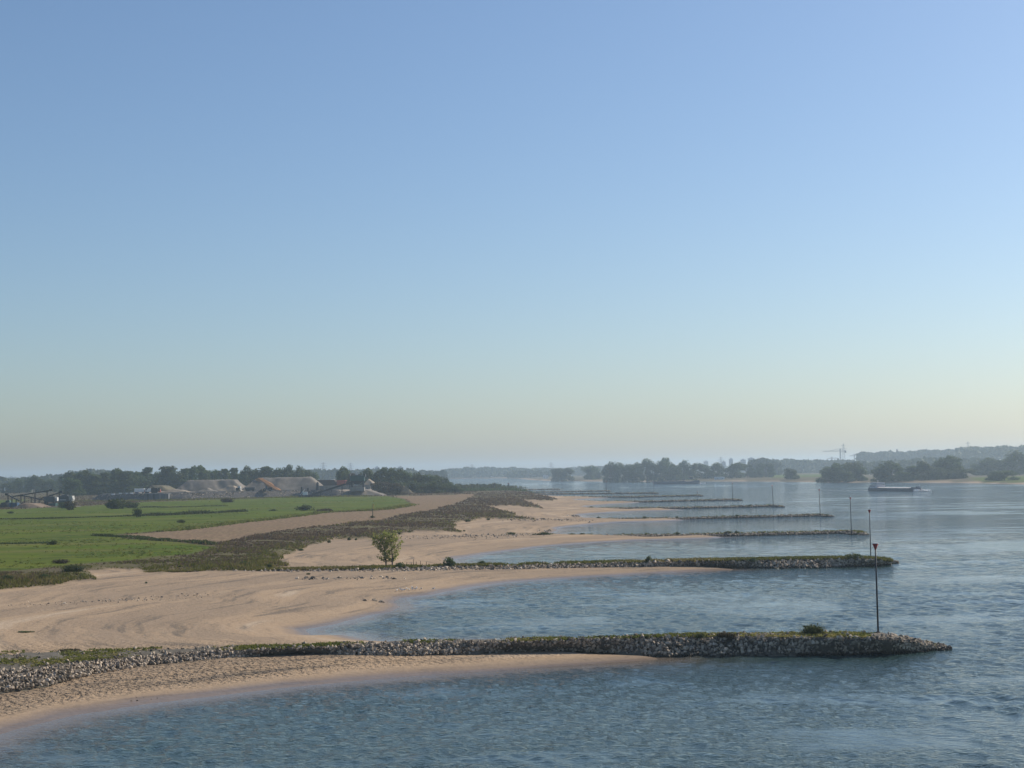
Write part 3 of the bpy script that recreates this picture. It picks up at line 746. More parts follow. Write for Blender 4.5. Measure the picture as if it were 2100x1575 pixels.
greenish = (sstep(10, 0, d2) * 0.55 + sstep(0.1, 0.5, fbm(P[:, 0], P[:, 1], 35.0, 63)) * 0.4) * sstep(900, 500, Rr) + sstep(430, 320, P[:, 1]) * 0.5
isg = rng.uniform(0, 1, len(P)) < np.clip(greenish, 0, 0.95)
for msk, nm, mat, lab in ((~isg, 'weed_cover', L_WEED, 'brown dock and weed growth covering the river bank'), (isg, 'grass_cover', L_GRASS, 'green and straw rough grass along the bank edge')):
    C = np.column_stack([P[msk], h_[msk] - 0.05])
    V, Fq = blades(C, hh[msk], 0.35 * far[msk] * rng.uniform(0.7, 1.3, msk.sum()), 0.45, 4)
    tn = np.clip(rng.uniform(0, 1, len(C)) * 0.7 + patch[msk] * 0.5 + 0.1, 0, 1)
    tag(link(nm, np_mesh(nm, V, Fq, mat, False, {'tint': np.repeat(tn, 12)})), lab, 'vegetation', kind='stuff')

# tufts left standing in the pasture
P = frustum_pts(26000, 260, 1150, -23, 2, 1.0)
h_, d_, wv_, wg_, wf_, dr_ = ground(P[:, 0], P[:, 1], True)
ok = (wg_ > 0.9) & (fbm(P[:, 0], P[:, 1], 45.0, 131) + rng.normal(0, 0.12, len(P)) > 0.12)
P, h_ = P[ok], h_[ok]
V, Fq = blades(np.column_stack([P, h_ - 0.03]), rng.uniform(0.12, 0.4, len(P)), rng.uniform(0.3, 0.8, len(P)), 0.6, 4)
tag(link('pasture_tufts', np_mesh('pasture_tufts', V, Fq, L_GRASS, False, {'tint': np.repeat(rng.uniform(0, 0.8, len(P)), 12)})), 'scattered darker grass tufts in the green pasture', 'vegetation', kind='stuff')

def strip(label, px, z, width, hgt, n, mat):
    pts = resample(np.column_stack([GL(px, z), np.zeros(len(px))]), 3.0)[:, :2]
    s = rng.uniform(0, len(pts) - 1.001, n); i = s.astype(int); f = (s - i)[:, None]
    C2 = pts[i] * (1 - f) + pts[i + 1] * f + rng.normal(0, width / 2, (n, 2))
    lump = 0.55 + np.clip(fbm(C2[:, 0], C2[:, 1], 10.0, 91) + 0.3, 0, 1)
    zg = ground(C2[:, 0], C2[:, 1])
    C = np.column_stack([C2, zg + rng.uniform(0, 0.7, n) * hgt * lump])
    V1, F1 = leaf_quads(C, rng.uniform(0.5, 1.1, n) * max(0.5, hgt * 0.5), None, 1.4)
    V2, F2 = blades(np.column_stack([C2, zg]), hgt * lump * rng.uniform(0.6, 1.2, n), np.full(n, 0.5), 0.3, 2)
    t1 = rng.uniform(0, 0.8, n)
    me = np_mesh('ditch_growth', np.vstack([V1, V2]), [F1, F2 + len(V1)], mat, False, {'tint': np.concatenate([np.repeat(t1, 4), np.repeat(t1, 6)])})
    tag(link('ditch_growth', me), label, 'vegetation', kind='stuff')
strip('low ragged growth along the middle ditch across the pasture', [(0, 1066), (130, 1064), (270, 1060)], 3, 2.0, 0.7, 1100, L_BUSH)
strip('thicker bushy ditch line in the pasture, right of the lone square bush', [(296, 1059), (400, 1054.5), (492, 1050)], 3, 4, 1.4, 1500, L_BUSH)
strip('dark ditch growth between near pasture and brown field', [(192, 1101.5), (262, 1104.5), (333, 1111), (438, 1116)], 3, 1.3, 0.8, 2200, L_BUSH)
strip('dark ditch edge at the left side of the near pasture', [(-60, 1119.5), (0, 1118), (95, 1116)], 3, 0.9, 0.6, 800, L_BUSH)
strip('long dark ditch line below the gravel yard', [(286, 1042), (370, 1041), (430, 1039), (463, 1038.5)], 3, 3, 0.8, 700, L_BUSH)
strip('ragged growth between pasture and stubble field', [(330, 1092), (405, 1084.5), (500, 1073), (569, 1065), (664, 1053), (700, 1051.5)], 3, 3.0, 0.9, 2400, L_GRASS)
strip('thin fringe along the curved end of the pasture', [(700, 1051.5), (783, 1047.5), (848, 1036.5)], 3, 3.0, 1.1, 900, L_GRASS)
strip('fringe of growth at the foot of the gravel yard', [(170, 1029), (300, 1028), (480, 1024), (620, 1020.5), (760, 1018.5)], 3, 6, 1.4, 1600, L_GRASS)
strip('scrubby tall growth on the far point of the left bank', [(945, 1003), (1000, 1001), (1050, 1000.5)], 2.5, 16, 5.0, 1600, L_BUSH)
strip('lower scrub before the far point of the left bank', [(930, 1009), (1000, 1006), (1070, 1005)], 2.5, 18, 3.0, 1600, L_BUSH)

# ------------------------------------------------------------------ bushes
def bush_proto(seed, mat, n=420, upright=False):
    r = np.random.default_rng(seed)
    lobes = [(r.uniform(-0.55, 0.55), r.uniform(-0.45, 0.45), r.uniform(0.25, 0.62), r.uniform(0.28, 0.5)) for _ in range(8)] + [(0, 0, 0.4, 0.5)]
    C = []
    for lx, ly, lz, lr in lobes:
        p = r.normal(size=(n // 9, 3)); p /= np.linalg.norm(p, axis=1)[:, None]; p *= r.uniform(0.55, 1.08, (len(p), 1))
        C.append(p * lr * np.array([1, 1, 0.95]) + np.array([lx, ly, lz]))
    C = np.vstack(C); C = C[C[:, 2] > 0.01]
    V, Fq = leaf_quads(C, r.uniform(0.10, 0.2, len(C)), (C - np.array([0, 0, .3])) * 0.8, 1.7)
    tn = np.repeat(np.clip(r.uniform(0, 0.9, len(C)), 0, 1), 4); faces = [Fq]
    if upright:
        B = np.column_stack([r.normal(0, 0.3, (160, 2)), np.zeros(160)])
        Vb, Fb = blades(B, r.uniform(0.7, 1.15, 160), np.full(160, 0.05), 0.55, 3)
        faces.append(Fb + len(V)); tn = np.concatenate([tn, np.repeat(r.uniform(0.2, 1, 160), 9)]); V = np.vstack([V, Vb])
    fol = np_mesh('foliage', V, faces, mat, False, {'tint': tn})
    m = MB()
    for k in range(5):
        a = 2 * math.pi * k / 5 + r.uniform(0, 1)
        m.tube([(0.05 * math.cos(a), 0.05 * math.sin(a), -0.05), (0.25 * math.cos(a), 0.25 * math.sin(a), 0.35), (0.4 * math.cos(a), 0.4 * math.sin(a), 0.62)], [0.03, 0.02, 0.008], 5)
    return fol, m.mesh('stem', BARK)
BUSHES = {'green': [bush_proto(s, L_BUSH) for s in (1, 2, 3)], 'reed': [bush_proto(s, L_BUSH, 260, True) for s in (5, 6)], 'dry': [bush_proto(s, L_DULL, 420, s == 8) for s in (8, 9)]}
def bush(px, py, wpx, hpx, label, kind='green', z=None, group=None, cat='bush', depth=0.8):
    zb = z if z is not None else 2.0
    for _ in range(3):
        x, y = G(px, py, zb)
        if z is None: zb = gz(x, y)
    D = math.hypot(x, y); w = wpx / F_PX * D; h = hpx / F_PX * D
    e = empty('shrub', (x, y, zb - 0.05), random.uniform(0, 6.28), 1.0)
    fol, st = random.choice(BUSHES[kind])
    e.scale = (w / 1.75, w * depth / 1.75, h / 0.98)
    e.rotation_euler = (0, 0, random.choice((0, math.pi)) + random.uniform(-.3, .3))
    link('foliage', fol, e); link('stem', st, e)
    tag(e, label, cat, group)
    return e
gb = 'shrubs on the groynes'
bush(1668, 1301, 48, 22, 'large spiky grass tuft on the nearest groyne, left of its beacon', 'reed', 1.9, gb)
bush(1713, 1301, 13, 7, 'tiny plant between the large tuft and the beacon, nearest groyne', 'reed', 1.9, gb)
bush(1490, 1306, 40, 11, 'yellowish grass clump on the middle of the nearest groyne', 'dry', 1.9, gb)
bush(1435, 1307, 24, 9, 'smaller grass clump left of the yellowish one, nearest groyne', 'reed', 1.9, gb)
bush(1327, 1308, 12, 7, 'tiny green plant low on the nearest groyne crest', 'green', 1.9, gb)
bush(140, 1338, 50, 9, 'mossy dry bush behind the left end of the nearest groyne', 'dry', 1.8, gb)
bush(312, 1332, 10, 8, 'tiny bright plant on the left part of the nearest groyne', 'green', 1.9, gb)
bush(922, 1163, 27, 22, 'round dark bush on the second groyne at the bay corner', 'green', 1.45, gb)
bush(988, 1160.5, 17, 12, 'small pale bush right of the round one, second groyne', 'reed', 1.45, gb)
bush(1330, 1154, 15, 15, 'lone upright bush midway along the second groyne', 'green', 1.45, gb)
bush(1750, 1147, 36, 13, 'wide low bush near the head of the second groyne', 'green', 1.45, gb)
bush(1542, 1151, 24, 8, 'low bush on the second groyne above its stone flank', 'green', 1.45, gb)
bush(1611, 1148.5, 15, 7, 'small bush between two others toward the head of the second groyne', 'green', 1.45, gb)
bush(1672, 1147.5, 16, 5, 'flat tuft just left of the wide low bush, second groyne', 'reed', 1.45, gb)
bush(819, 1167, 26, 15, 'green bush at the foot of the right young tree', 'green', 1.45, gb)
bush(766, 1166.5, 20, 10, 'bush left of the two young trees', 'green', 1.45, gb)
bush(740, 1167, 26, 6, 'low flat bush farthest left of the two young trees', 'green', 1.45, gb)
bush(790, 1166.5, 9, 8, 'tiny bush between the trunks of the two young trees', 'green', 1.45, gb)
bush(1047, 1098.5, 20, 8, 'scrub at the stony landward end of the third groyne', 'green', 0.75, gb)
bush(1112, 1099.5, 46, 9, 'long low scrub on the third groyne at the bay corner', 'green', 0.75, gb)
bush(1173, 1099, 16, 6, 'small scrub right of the long low one, third groyne', 'green', 0.75, gb)
bush(1192, 1098.6, 20, 6, 'third scrub patch from the bay corner, third groyne', 'green', 0.75, gb)
bush(1390, 1096, 13, 6, 'single scrub where the sand ends on the third groyne', 'green', 0.75, gb)
bush(1494, 1094, 17, 6, 'left of a pair of low shrubs on the third groyne', 'green', 0.75, gb)
bush(1511, 1093.6, 11, 6, 'right of a pair of low shrubs on the third groyne', 'green', 0.75, gb)
bush(1228, 1064, 12, 5, 'low shrub on the fourth groyne near the sand', 'green', 0.75, gb)
bush(1322, 1063, 11, 5, 'shrub on the middle of the fourth groyne', 'green', 0.75, gb)
bush(1388, 1062, 9, 4, 'shrub at the end of the sand tongue, fourth groyne', 'green', 0.75, gb)
bush(1512, 1058.8, 10, 4, 'shrub on the outer half of the fourth groyne', 'green', 0.75, gb)
bush(1538, 1037.5, 8, 3.5, 'shrub on the outer part of the fifth groyne', 'green', 0.75, gb)
bush(1213, 1042, 10, 4, 'shrub at the root of the fifth groyne', 'green', 0.75, gb)
fb = 'bushes in the pasture'
bush(281, 1061, 19, 20, 'lone squarish dark bush in the middle of the pasture', 'green', None, fb)
bush(238, 1043.5, 52, 22, 'large dark thicket at the foot of the gravel yard', 'green', None, fb)
bush(266, 1042, 38, 13, 'lower thicket joined right of the large dark one', 'green', None, fb)
bush(624, 1046.5, 42, 12, 'broad dark bush in the right half of the pasture', 'green', None, fb)
bush(664, 1051, 36, 9, 'brownish low bush right of the broad dark bush', 'dry', None, fb)
bush(466, 1030, 26, 9, 'small dark heap-like bush before the gravel yard wall', 'dry', None, fb)
bush(372, 1072, 19, 7, 'small low bush in the near pasture', 'green', None, fb)
bush(22, 1053, 15, 5, 'small bush at the left edge of the pasture', 'green', None, fb)
bush(560, 1048, 20, 4, 'flat tuft in the pasture left of the broad bush', 'green', None, fb)
bush(108, 1117, 26, 9, 'dense dark hedge block at the ditch end, near left', 'green', None, fb)
bush(90, 1190, 24, 12, 'dark green bush on the sandy bank edge, far left', 'green', None, fb)
bush(125, 1157, 34, 8, 'brown weedy clump between pasture and sand, left', 'dry', None, fb)
bush(15, 1200, 26, 12, 'green bush at the left frame edge on the sand rim', 'green', None, fb)
bush(150, 1182, 44, 14, 'yellowish leafy clump on the sand rim, left', 'reed', None, fb)
bush(552, 1164, 10, 11, 'upright bush on the collapsed bank edge by the second groyne root', 'green', None, fb)
bush(502, 1165, 30, 8, 'dark bush in the bank notch left of the upright one', 'green', None, fb)
bush(764, 1062, 12, 5, 'tuft at the foot of the yellow signpost', 'green', None, fb)
sg = 'shrubs on the upper sand'
for k, (px, py, w, h) in enumerate([(675, 1113, 9, 6), (716, 1108, 9, 7), (730, 1108, 6, 5), (617, 1125, 14, 5), (819, 1096, 8, 7), (768, 1103, 10, 6), (840, 1093, 6, 4), (960, 1068, 12, 6), (952, 1090, 6, 4), (1001, 1062, 8, 5), (632, 1178, 9, 4), (50, 1296, 40, 3), (300, 1196, 6, 4)]):
    bush(px, py, w, h, ['first', 'second', 'third', 'fourth', 'fifth', 'sixth', 'seventh', 'eighth', 'ninth', 'tenth', 'eleventh', 'twelfth', 'thirteenth'][sorted(range(13), key=lambda q: [675, 716, 730, 617, 819, 768, 840, 960, 952, 1001, 632, 50, 300][q]).index(k)] + ' small shrub from the left dotting the upper sand', 'green', None, sg)

# ------------------------------------------------------------------ trees
def tree_proto(seed, form, mat, n=3000):
    """unit height tree; crown of leaf clumps on lobes, trunk with limbs"""
    r = np.random.default_rng(seed)
    lobes = []
    if form == 'round':
        for _ in range(15):
            a = r.uniform(0, 6.28); q = math.sqrt(r.uniform(0, 1)) * 0.30; z = r.uniform(0.25, 0.82)
            k = math.sin(math.pi * min(max((z - 0.02) / 1.05, 0), 1)) ** 0.6
            lobes.append((q * math.cos(a) * k, q * math.sin(a) * k, z, r.uniform(0.12, 0.2)))
        for _ in range(7):
            a = r.uniform(0, 6.28); lobes.append((0.27 * math.cos(a), 0.27 * math.sin(a), r.uniform(0.08, 0.22), r.uniform(0.11, 0.17)))
    elif form == 'tall':
        for _ in range(16):
            a = r.uniform(0, 6.28); z = r.uniform(0.2, 0.92); q = r.uniform(0.0, 0.2) * (1.15 - z)
            lobes.append((q * math.cos(a), q * math.sin(a), z, r.uniform(0.08, 0.14) * (1.2 - 0.5 * z)))
        for _ in range(4):
            a = r.uniform(0, 6.28); lobes.append((0.12 * math.cos(a), 0.12 * math.sin(a), r.uniform(0.08, 0.2), 0.12))
    else:   # broken: uneven top, gaps
        for _ in range(13):
            a = r.uniform(0, 6.28); q = math.sqrt(r.uniform(0, 1)) * 0.27; z = r.uniform(0.28, 0.88)
            lobes.append((q * math.cos(a), q * math.sin(a), z - q * 0.35, r.uniform(0.08, 0.15)))
        for _ in range(5):
            a = r.uniform(0, 6.28); lobes.append((0.2 * math.cos(a), 0.2 * math.sin(a), r.uniform(0.06, 0.22), 0.13))
    C = []; Nn = []
    for lx, ly, lz, lr in lobes:
        p = r.normal(size=(max(12, int(n * lr / sum(l[3] for l in lobes))), 3)); p /= np.linalg.norm(p, axis=1)[:, None]
        rad = r.uniform(0.5, 1.12, (len(p), 1)); C.append(p * rad * lr + np.array([lx, ly, lz])); Nn.append(p)
    C = np.vstack(C); Nn = np.vstack(Nn); k = C[:, 2] > 0.015; C = C[k]; Nn = Nn[k]
    C[:, 2] *= 1 / C[:, 2].max()
    V, Fq = leaf_quads(C, r.uniform(0.028, 0.062, len(C)), Nn * 0.9, 1.4)
    cl = np.clip(r.uniform(0, 0.75, len(C)) + vnoise(C[:, 0] * 3 + C[:, 1] * 2, C[:, 2] * 3, 0.35, seed) * 0.5, 0, 1)
    crown = np_mesh('crown', V, Fq, mat, False, {'tint': np.repeat(cl, 4)})
    m = MB(); m.tube([(0, 0, -0.02), (0.004, 0, 0.15), (-0.005, 0.004, 0.45), (0, 0, 0.75)], [0.022, 0.017, 0.011, 0.004], 7)
    for lx, ly, lz, lr in lobes[:9]:
        z0 = max(0.12, lz - 0.22); m.tube([(0, 0, z0), (lx * 0.5, ly * 0.5, (z0 + lz) / 2 + 0.01), (lx * 0.95, ly * 0.95, lz)], [0.009, 0.006, 0.003], 5)
    return crown, m.mesh('trunk', BARK)
TREES = {'round': [tree_proto(s, 'round', L_TREE) for s in (21, 22, 23, 24)], 'tall': [tree_proto(s, 'tall', L_TREE) for s in (31, 32, 33)],
         'broken': [tree_proto(s, 'broken', L_TREE) for s in (41, 42, 43)], 'dull': [tree_proto(s, 'round', L_DULL) for s in (51, 52)]}
ORD = ['first', 'second', 'third', 'fourth', 'fifth', 'sixth', 'seventh', 'eighth', 'ninth', 'tenth', 'eleventh', 'twelfth', 'thirteenth', 'fourteenth', 'fifteenth', 'sixteenth', 'seventeenth', 'eighteenth', 'nineteenth',
       'twentieth', 'twenty-first', 'twenty-second', 'twenty-third', 'twenty-fourth', 'twenty-fifth', 'twenty-sixth', 'twenty-seventh', 'twenty-eighth', 'twenty-ninth', 'thirtieth', 'thirty-first', 'thirty-second', 'thirty-third']
def tree(px, top, D, wpx, form, label, group, zb=None, name='leafy_tree', base_py=None):
    if base_py is not None:
        x, y = G(px, base_py, 2.6); D = y
    p = at_range(px, top, D)
    z0 = gz(p[0], D) if zb is None else zb
    h = p[2] - z0
    w = wpx / F_PX * D
    e = empty(name, (p[0], D, z0 - 0.2), random.uniform(0, 6.28))
    cr, tr = random.choice(TREES[form])
    nat = {'round': 0.84, 'dull': 0.84, 'tall': 0.44, 'broken': 0.62}[form]
    s = w / nat * (1.75 if form == 'tall' else 1.25)
    e.scale = (s, s, h * 1.0)
    link('trunk', tr, e); link('crown', cr, e)
    tag(e, label, 'tree', group)
    return e
def row(items, D, group, phrase, jitter=30):
    items = sorted(items)
    for k, it in enumerate(items):
        px, top, w, form = it[:4]; d = it[4] if len(it) > 4 else D + random.uniform(-jitter, jitter)
        tree(px, top, d, w, form, ORD[k] + ' tree from the left ' + phrase, group)
row([(150, 979, 44, 'round', 1480), (175, 964, 40, 'broken'), (197, 972, 26, 'tall'), (212, 969, 26, 'tall'), (237, 960, 30, 'broken'), (256, 965, 26, 'tall'), (281, 967, 34, 'round'), (307, 958, 30, 'tall'), (331, 961, 28, 'broken'),
     (344, 955, 28, 'tall'), (359, 964, 28, 'round'), (376, 961, 22, 'tall'), (388, 959, 22, 'tall'), (403, 954, 32, 'broken'), (420, 963, 26, 'round'), (443, 963, 30, 'broken'), (459, 961, 22, 'tall'), (481, 959, 24, 'tall'),
     (501, 955, 28, 'broken'), (522, 960, 30, 'round'), (545, 956, 26, 'tall'), (564, 958, 26, 'broken'), (586, 953, 30, 'round'), (610, 955, 30, 'round'), (626, 961, 22, 'round')],
    1560, 'wood behind the gravel yard', 'in the front of the wood behind the gravel yard')
row([(x + random.uniform(-4, 4), random.uniform(963, 970), random.uniform(26, 36), random.choice(['round', 'broken', 'tall'])) for x in range(135, 640, 24)],
    1720, 'back of the wood behind the gravel yard', 'in the back of the wood behind the gravel yard', 40)
row([(39, 981, 22, 'round'), (55, 979, 18, 'broken'), (69, 974, 26, 'round'), (86, 982, 24, 'round'), (104, 982, 28, 'round'), (122, 983, 26, 'round'), (15, 988, 26, 'round'), (28, 992, 22, 'broken')], 2000, 'trees behind the machinery', 'in the hazy clump behind the machinery')
row([(698, 956, 28, 'broken'), (707, 966, 26, 'round'), (724, 969, 26, 'dull'), (750, 960, 32, 'round'), (768, 964, 24, 'broken'), (781, 957, 24, 'broken'), (800, 959, 28, 'broken'), (816, 960, 28, 'round'), (836, 965, 34, 'round'), (856, 968, 34, 'round'), (878, 972, 34, 'round'),
     (902, 974, 34, 'round'), (917, 985, 26, 'round')], 1330, 'copse on the point', 'in the copse right of the gravel yard')
row([(846, 985, 40, 'round'), (866, 990, 40, 'round'), (890, 986, 40, 'round'), (912, 990, 30, 'round'), (928, 995, 26, 'round'), (940, 1001, 20, 'round'), (826, 988, 34, 'round')], 1245, 'low trees before the copse', 'among the low trees before the copse', 15)
row([(765, 990, 26, 'dull'), (785, 987, 36, 'dull'), (806, 990, 34, 'dull'), (822, 995, 26, 'dull'), (792, 997, 30, 'dull')], 1190, 'brown scrub on the mound', 'in the brown scrub right of the loading hopper', 15)
# right bank
row([(1693, 956, 36, 'round'), (1721, 949, 36, 'round'), (1749, 946, 36, 'round'), (1765, 955, 26, 'round'), (1709, 966, 30, 'round'), (1737, 964, 34, 'round')], 1800, 'leftmost willow group across the river', 'of the willow group on the far sand spit', 15)
row([(1804, 956, 36, 'round'), (1828, 944, 42, 'round'), (1854, 966, 34, 'round'), (1873, 955, 32, 'tall'), (1903, 944, 34, 'broken'), (1918, 958, 36, 'round'), (1929, 938, 34, 'round'), (1952, 933, 40, 'broken'), (1973, 960, 50, 'round'), (1945, 966, 44, 'round'), (1815, 970, 30, 'round'), (1885, 973, 24, 'round')],
    1700, 'large willow group across the river', 'of the large willow group behind the barge', 25)
row([(2025, 938, 44, 'broken'), (2048, 944, 34, 'round'), (2066, 936, 34, 'broken'), (2091, 923, 50, 'round'), (2120, 930, 50, 'round'), (2004, 950, 30, 'round')], 2050, 'trees at the right edge', 'of the tall trees at the right edge')
row([(2059, 964, 50, 'round', 1520), (2038, 971, 32, 'round', 1530)], 1520, 'low willows at the right edge', 'of the two low willows on the green bank')
row([(1622, 960, 30, 'round', 2050)], 2050, 'lone tree across the river', 'standing alone on the far sandy point')
row([(1510, 947, 34, 'round'), (1496, 957, 30, 'round'), (1532, 951, 26, 'broken'), (1556, 958, 22, 'round'), (1570, 950, 30, 'broken'), (1544, 966, 20, 'round'), (1471, 948, 28, 'round'), (1452, 953, 28, 'round'), (1437, 949, 26, 'round'), (1420, 950, 24, 'round'),
     (1401, 943, 24, 'round'), (1384, 951, 26, 'round'), (1364, 938, 36, 'round'), (1344, 949, 28, 'round'), (1326, 940, 26, 'round'), (1306, 948, 28, 'round'), (1288, 951, 28, 'round'), (1268, 948, 26, 'round'), (1250, 946, 28, 'round'),
     (1410, 964, 30, 'round'), (1376, 962, 34, 'round'), (1460, 966, 28, 'round'), (1300, 966, 28, 'round'), (1260, 965, 28, 'round')],
    2420, 'long wood across the river', 'in the long wood behind the far tanker', 40)
row([(1211, 954, 32, 'round'), (1142, 959, 24, 'round'), (1162, 959, 26, 'round'), (1230, 968, 24, 'round'), (1150, 971, 22, 'round')], 2850, 'far trees by the river bend', 'among the hazy trees by the river bend')

# the two young poplars on the second groyne
def poplar(px, base_py, top, wpx, lean, label):
    x, y = G(px, base_py, 1.5); D = y; h = (base_py - top) / F_PX * D
    e = empty('young_poplar', (x, y, 1.35)); r = np.random.default_rng(int(px))
    m = MB(); m.tube([(0, 0, -0.3), (0.02, 0, h * 0.3), (lean * 0.5, 0, h * 0.65), (lean, 0.05, h * 0.97)], [0.16, 0.12, 0.07, 0.015], 8)
    C = []; W = wpx / F_PX * D / 2
    for k in range(48):
        t0 = r.uniform(0.14, 0.9); a = r.uniform(0, 6.28)
        env = math.sin(math.pi * min(1, (t0 - 0.08) / 0.95)) ** 0.7
        L = W * env * r.uniform(0.75, 1.15) + 0.3; up = L * r.uniform(0.5, 0.95)
        p0 = np.array([lean * t0, 0, h * t0]); p2 = p0 + np.array([math.cos(a) * L, math.sin(a) * L, up]); p1 = (p0 + p2) / 2 + np.array([0, 0, -0.08 * L])
        p2[2] = min(p2[2], h * 1.0)
        m.tube([p0, p1, p2], [0.035, 0.022, 0.008], 5)
        q = r.uniform(0.2, 1.05, 30)[:, None]; c = p0 + (p2 - p0) * q + r.normal(0, 0.18, (30, 3)); C.append(c)
    C = np.vstack(C); C = C[C[:, 2] > h * 0.16]
    m.build('trunk', BARK, e)
    V, Fq = leaf_quads(C, r.uniform(0.16, 0.32, len(C)), None, 1.3)
    link('crown', np_mesh('crown', V, Fq, L_POPL, False, {'tint': np.repeat(r.uniform(0, 1, len(C)), 4)}), e)
    tag(e, label, 'tree', 'young trees on the second groyne')
poplar(791.5, 1163, 1096, 44, -0.6, 'left of the two young trees, thinner crown, on the second groyne')
poplar(804.5, 1163, 1088, 42, -0.3, 'right of the two young trees, taller yellow-green crown, on the second groyne')

# ------------------------------------------------------------------ far woods that read as one mass
M_FARWOOD = leafy('far_wood', (0.035, 0.05, 0.02), (0.05, 0.07, 0.026), (0.075, 0.09, 0.035), 0.7, 0.2)
def far_wood(label, prof, D, depth, n, size, name='distant_wood', zbase=2.0):
    """prof: sighted top line (px, py); crowns in clumps down to the ground"""
    prof = np.array(prof, float)
    px = rng.uniform(prof[0, 0], prof[-1, 0], n)
    cl = vnoise(px, px * 0, 9.0, int(D)) + 0.6 * vnoise(px, px * 0 + 50, 3.7, int(D) + 1)
    top = np.interp(px, prof[:, 0], prof[:, 1]) + 1.2 + cl * 3.2
    dd = D + rng.uniform(-depth, depth, n)
    Pt = np.array([at_range(a, b, c) for a, b, c in zip(px, top, dd)])
    Pt[:, 2] = np.maximum(Pt[:, 2], zbase + 3)
    fr = 1 - rng.uniform(0, 1, n) ** 1.7
    fr = np.clip(fr, 0, 1)
    Pt[:, 2] = zbase + (Pt[:, 2] - zbase) * (1 - rng.uniform(0, 1, n) ** 1.5 * 0.95)
    V, Fq = leaf_quads(Pt, rng.uniform(0.6, 1.3, n) * size, None, 1.3)
    me = np_mesh(name, V, Fq, M_FARWOOD, False, {'tint': np.repeat(rng.uniform(0, 1, n), 4)})
    tag(link(name, me), label, 'wood', kind='stuff')
far_wood('hazy wooded rise at the right horizon, nearer shoulder', [(1960, 921), (1990, 918), (2100, 915.5), (2330, 913)], 3700, 150, 6500, 9)
far_wood('hazy wooded rise at the right horizon, left shoulder', [(1758, 932), (1768, 929), (1830, 928), (1875, 925.5), (1920, 922.5), (1965, 923), (1985, 926)], 4200, 150, 6000, 10)
far_wood('hazy treeline between the lone tree and the wooded rise', [(1555, 945), (1600, 943.5), (1660, 945), (1700, 944), (1760, 945), (1800, 950)], 3800, 150, 3000, 9)
far_wood('pale far treeline behind the willow groups', [(1760, 950), (1850, 945), (1900, 940), (2000, 942), (2040, 946)], 2900, 100, 2400, 8)
far_wood('hazy round clump above the far tanker stern', [(1536, 946), (1550, 942), (1560, 941), (1580, 944), (1602, 955)], 3100, 60, 1200, 8)
far_wood('pale treeline on the horizon in mid picture', [(905, 964), (930, 962), (958, 960), (1000, 959), (1060, 960), (1130, 962), (1220, 958), (1300, 955)], 5000, 250, 5000, 10)
far_wood('pale bushy bank at the far river bend', [(1040, 967), (1060, 966), (1100, 966.5), (1135, 967)], 4300, 100, 900, 8)
far_wood('hazy treeline behind the copse', [(630, 965), (660, 964), (720, 966), (760, 963), (800, 962), (860, 966), (915, 967)], 3300, 150, 3200, 9)
far_wood('pale treeline at the left horizon', [(-250, 984), (-60, 982), (0, 981), (60, 981.5), (90, 976), (130, 976), (150, 968), (180, 964), (215, 966), (240, 970)], 2900, 200, 3500, 8)
far_wood('farthest faint treeline along the whole horizon', [(-300, 982), (300, 974), (900, 966), (1400, 956), (2000, 948), (2400, 942)], 7500, 500, 6000, 16)
# ------------------------------------------------------------------ gravel yard on the left bank
GRAVEL = paint('heap_gravel', (0.185, 0.162, 0.135), 0.95, 0.35, 0.12)
SANDY = paint('heap_sand', (0.25, 0.205, 0.155), 0.95, 0.25, 0.1)
ORANGE = paint('heap_orange_sand', (0.34, 0.17, 0.075), 0.95, 0.2, 0.2)
RIPRAP = paint('yard_riprap', (0.13, 0.118, 0.11), 0.95, 0.6, 0.9)
CONC = paint('pale_concrete', (0.27, 0.255, 0.23), 0.9, 0.25, 0.3)
DARK = paint('dark_steel', (0.03, 0.036, 0.042), 0.6, 0.4)
GREENM = paint('green_machine', (0.03, 0.085, 0.08), 0.55, 0.35)
GREYM = paint('grey_cladding', (0.11, 0.12, 0.125), 0.6, 0.25)
BLUEM = paint('blue_machine', (0.03, 0.075, 0.16), 0.55, 0.3)
YEL = paint('yellow_paint', (0.55, 0.36, 0.05), 0.5, 0.25)
ROOF = paint('brown_roof', (0.06, 0.045, 0.038), 0.8, 0.3)
BRICKR = paint('red_gable', (0.36, 0.085, 0.055), 0.8, 0.25)
GLASSD = paint('dark_glass', (0.02, 0.025, 0.03), 0.12, 0.2, 0.5, 0.6)
RUBBER = paint('tyre_rubber', (0.02, 0.02, 0.02), 0.85, 0.2)
ZY = 8.2            # level of the yard
toe = GL([(167, 1026.5), (226, 1027), (300, 1027), (381, 1025.5), (480, 1023), (617, 1019.5), (700, 1018.3), (752, 1017.3)], 3.0)
nt_ = len(toe)
q = resample(np.column_stack([toe, np.zeros(nt_)]), 6.0)[:, :2]; n = len(q)
inn = np.array([0.12, 0.99]); zt = np.full(n, ZY)
fr = np.linspace(0, 1, n); zt = 2.4 + (ZY - 2.4) * sstep(0.0, 0.13, fr) * sstep(1.0, 0.90, fr)
rows = [np.column_stack([q, np.full(n, 1.5)]), np.column_stack([q + inn * 3.5, (zt - 2.4) * 0.5 + 2.4]), np.column_stack([q + inn * 7.0, zt]), np.column_stack([q + inn * 9.0, zt + 0.02])]
V = np.stack(rows, 1); V[:, 1:3] += rng.normal(0, 0.18, V[:, 1:3].shape); ii = np.arange(n * 4).reshape(n, 4)
Qf = np.stack([ii[:-1, :-1].ravel(), ii[1:, :-1].ravel(), ii[1:, 1:].ravel(), ii[:-1, 1:].ravel()], 1)
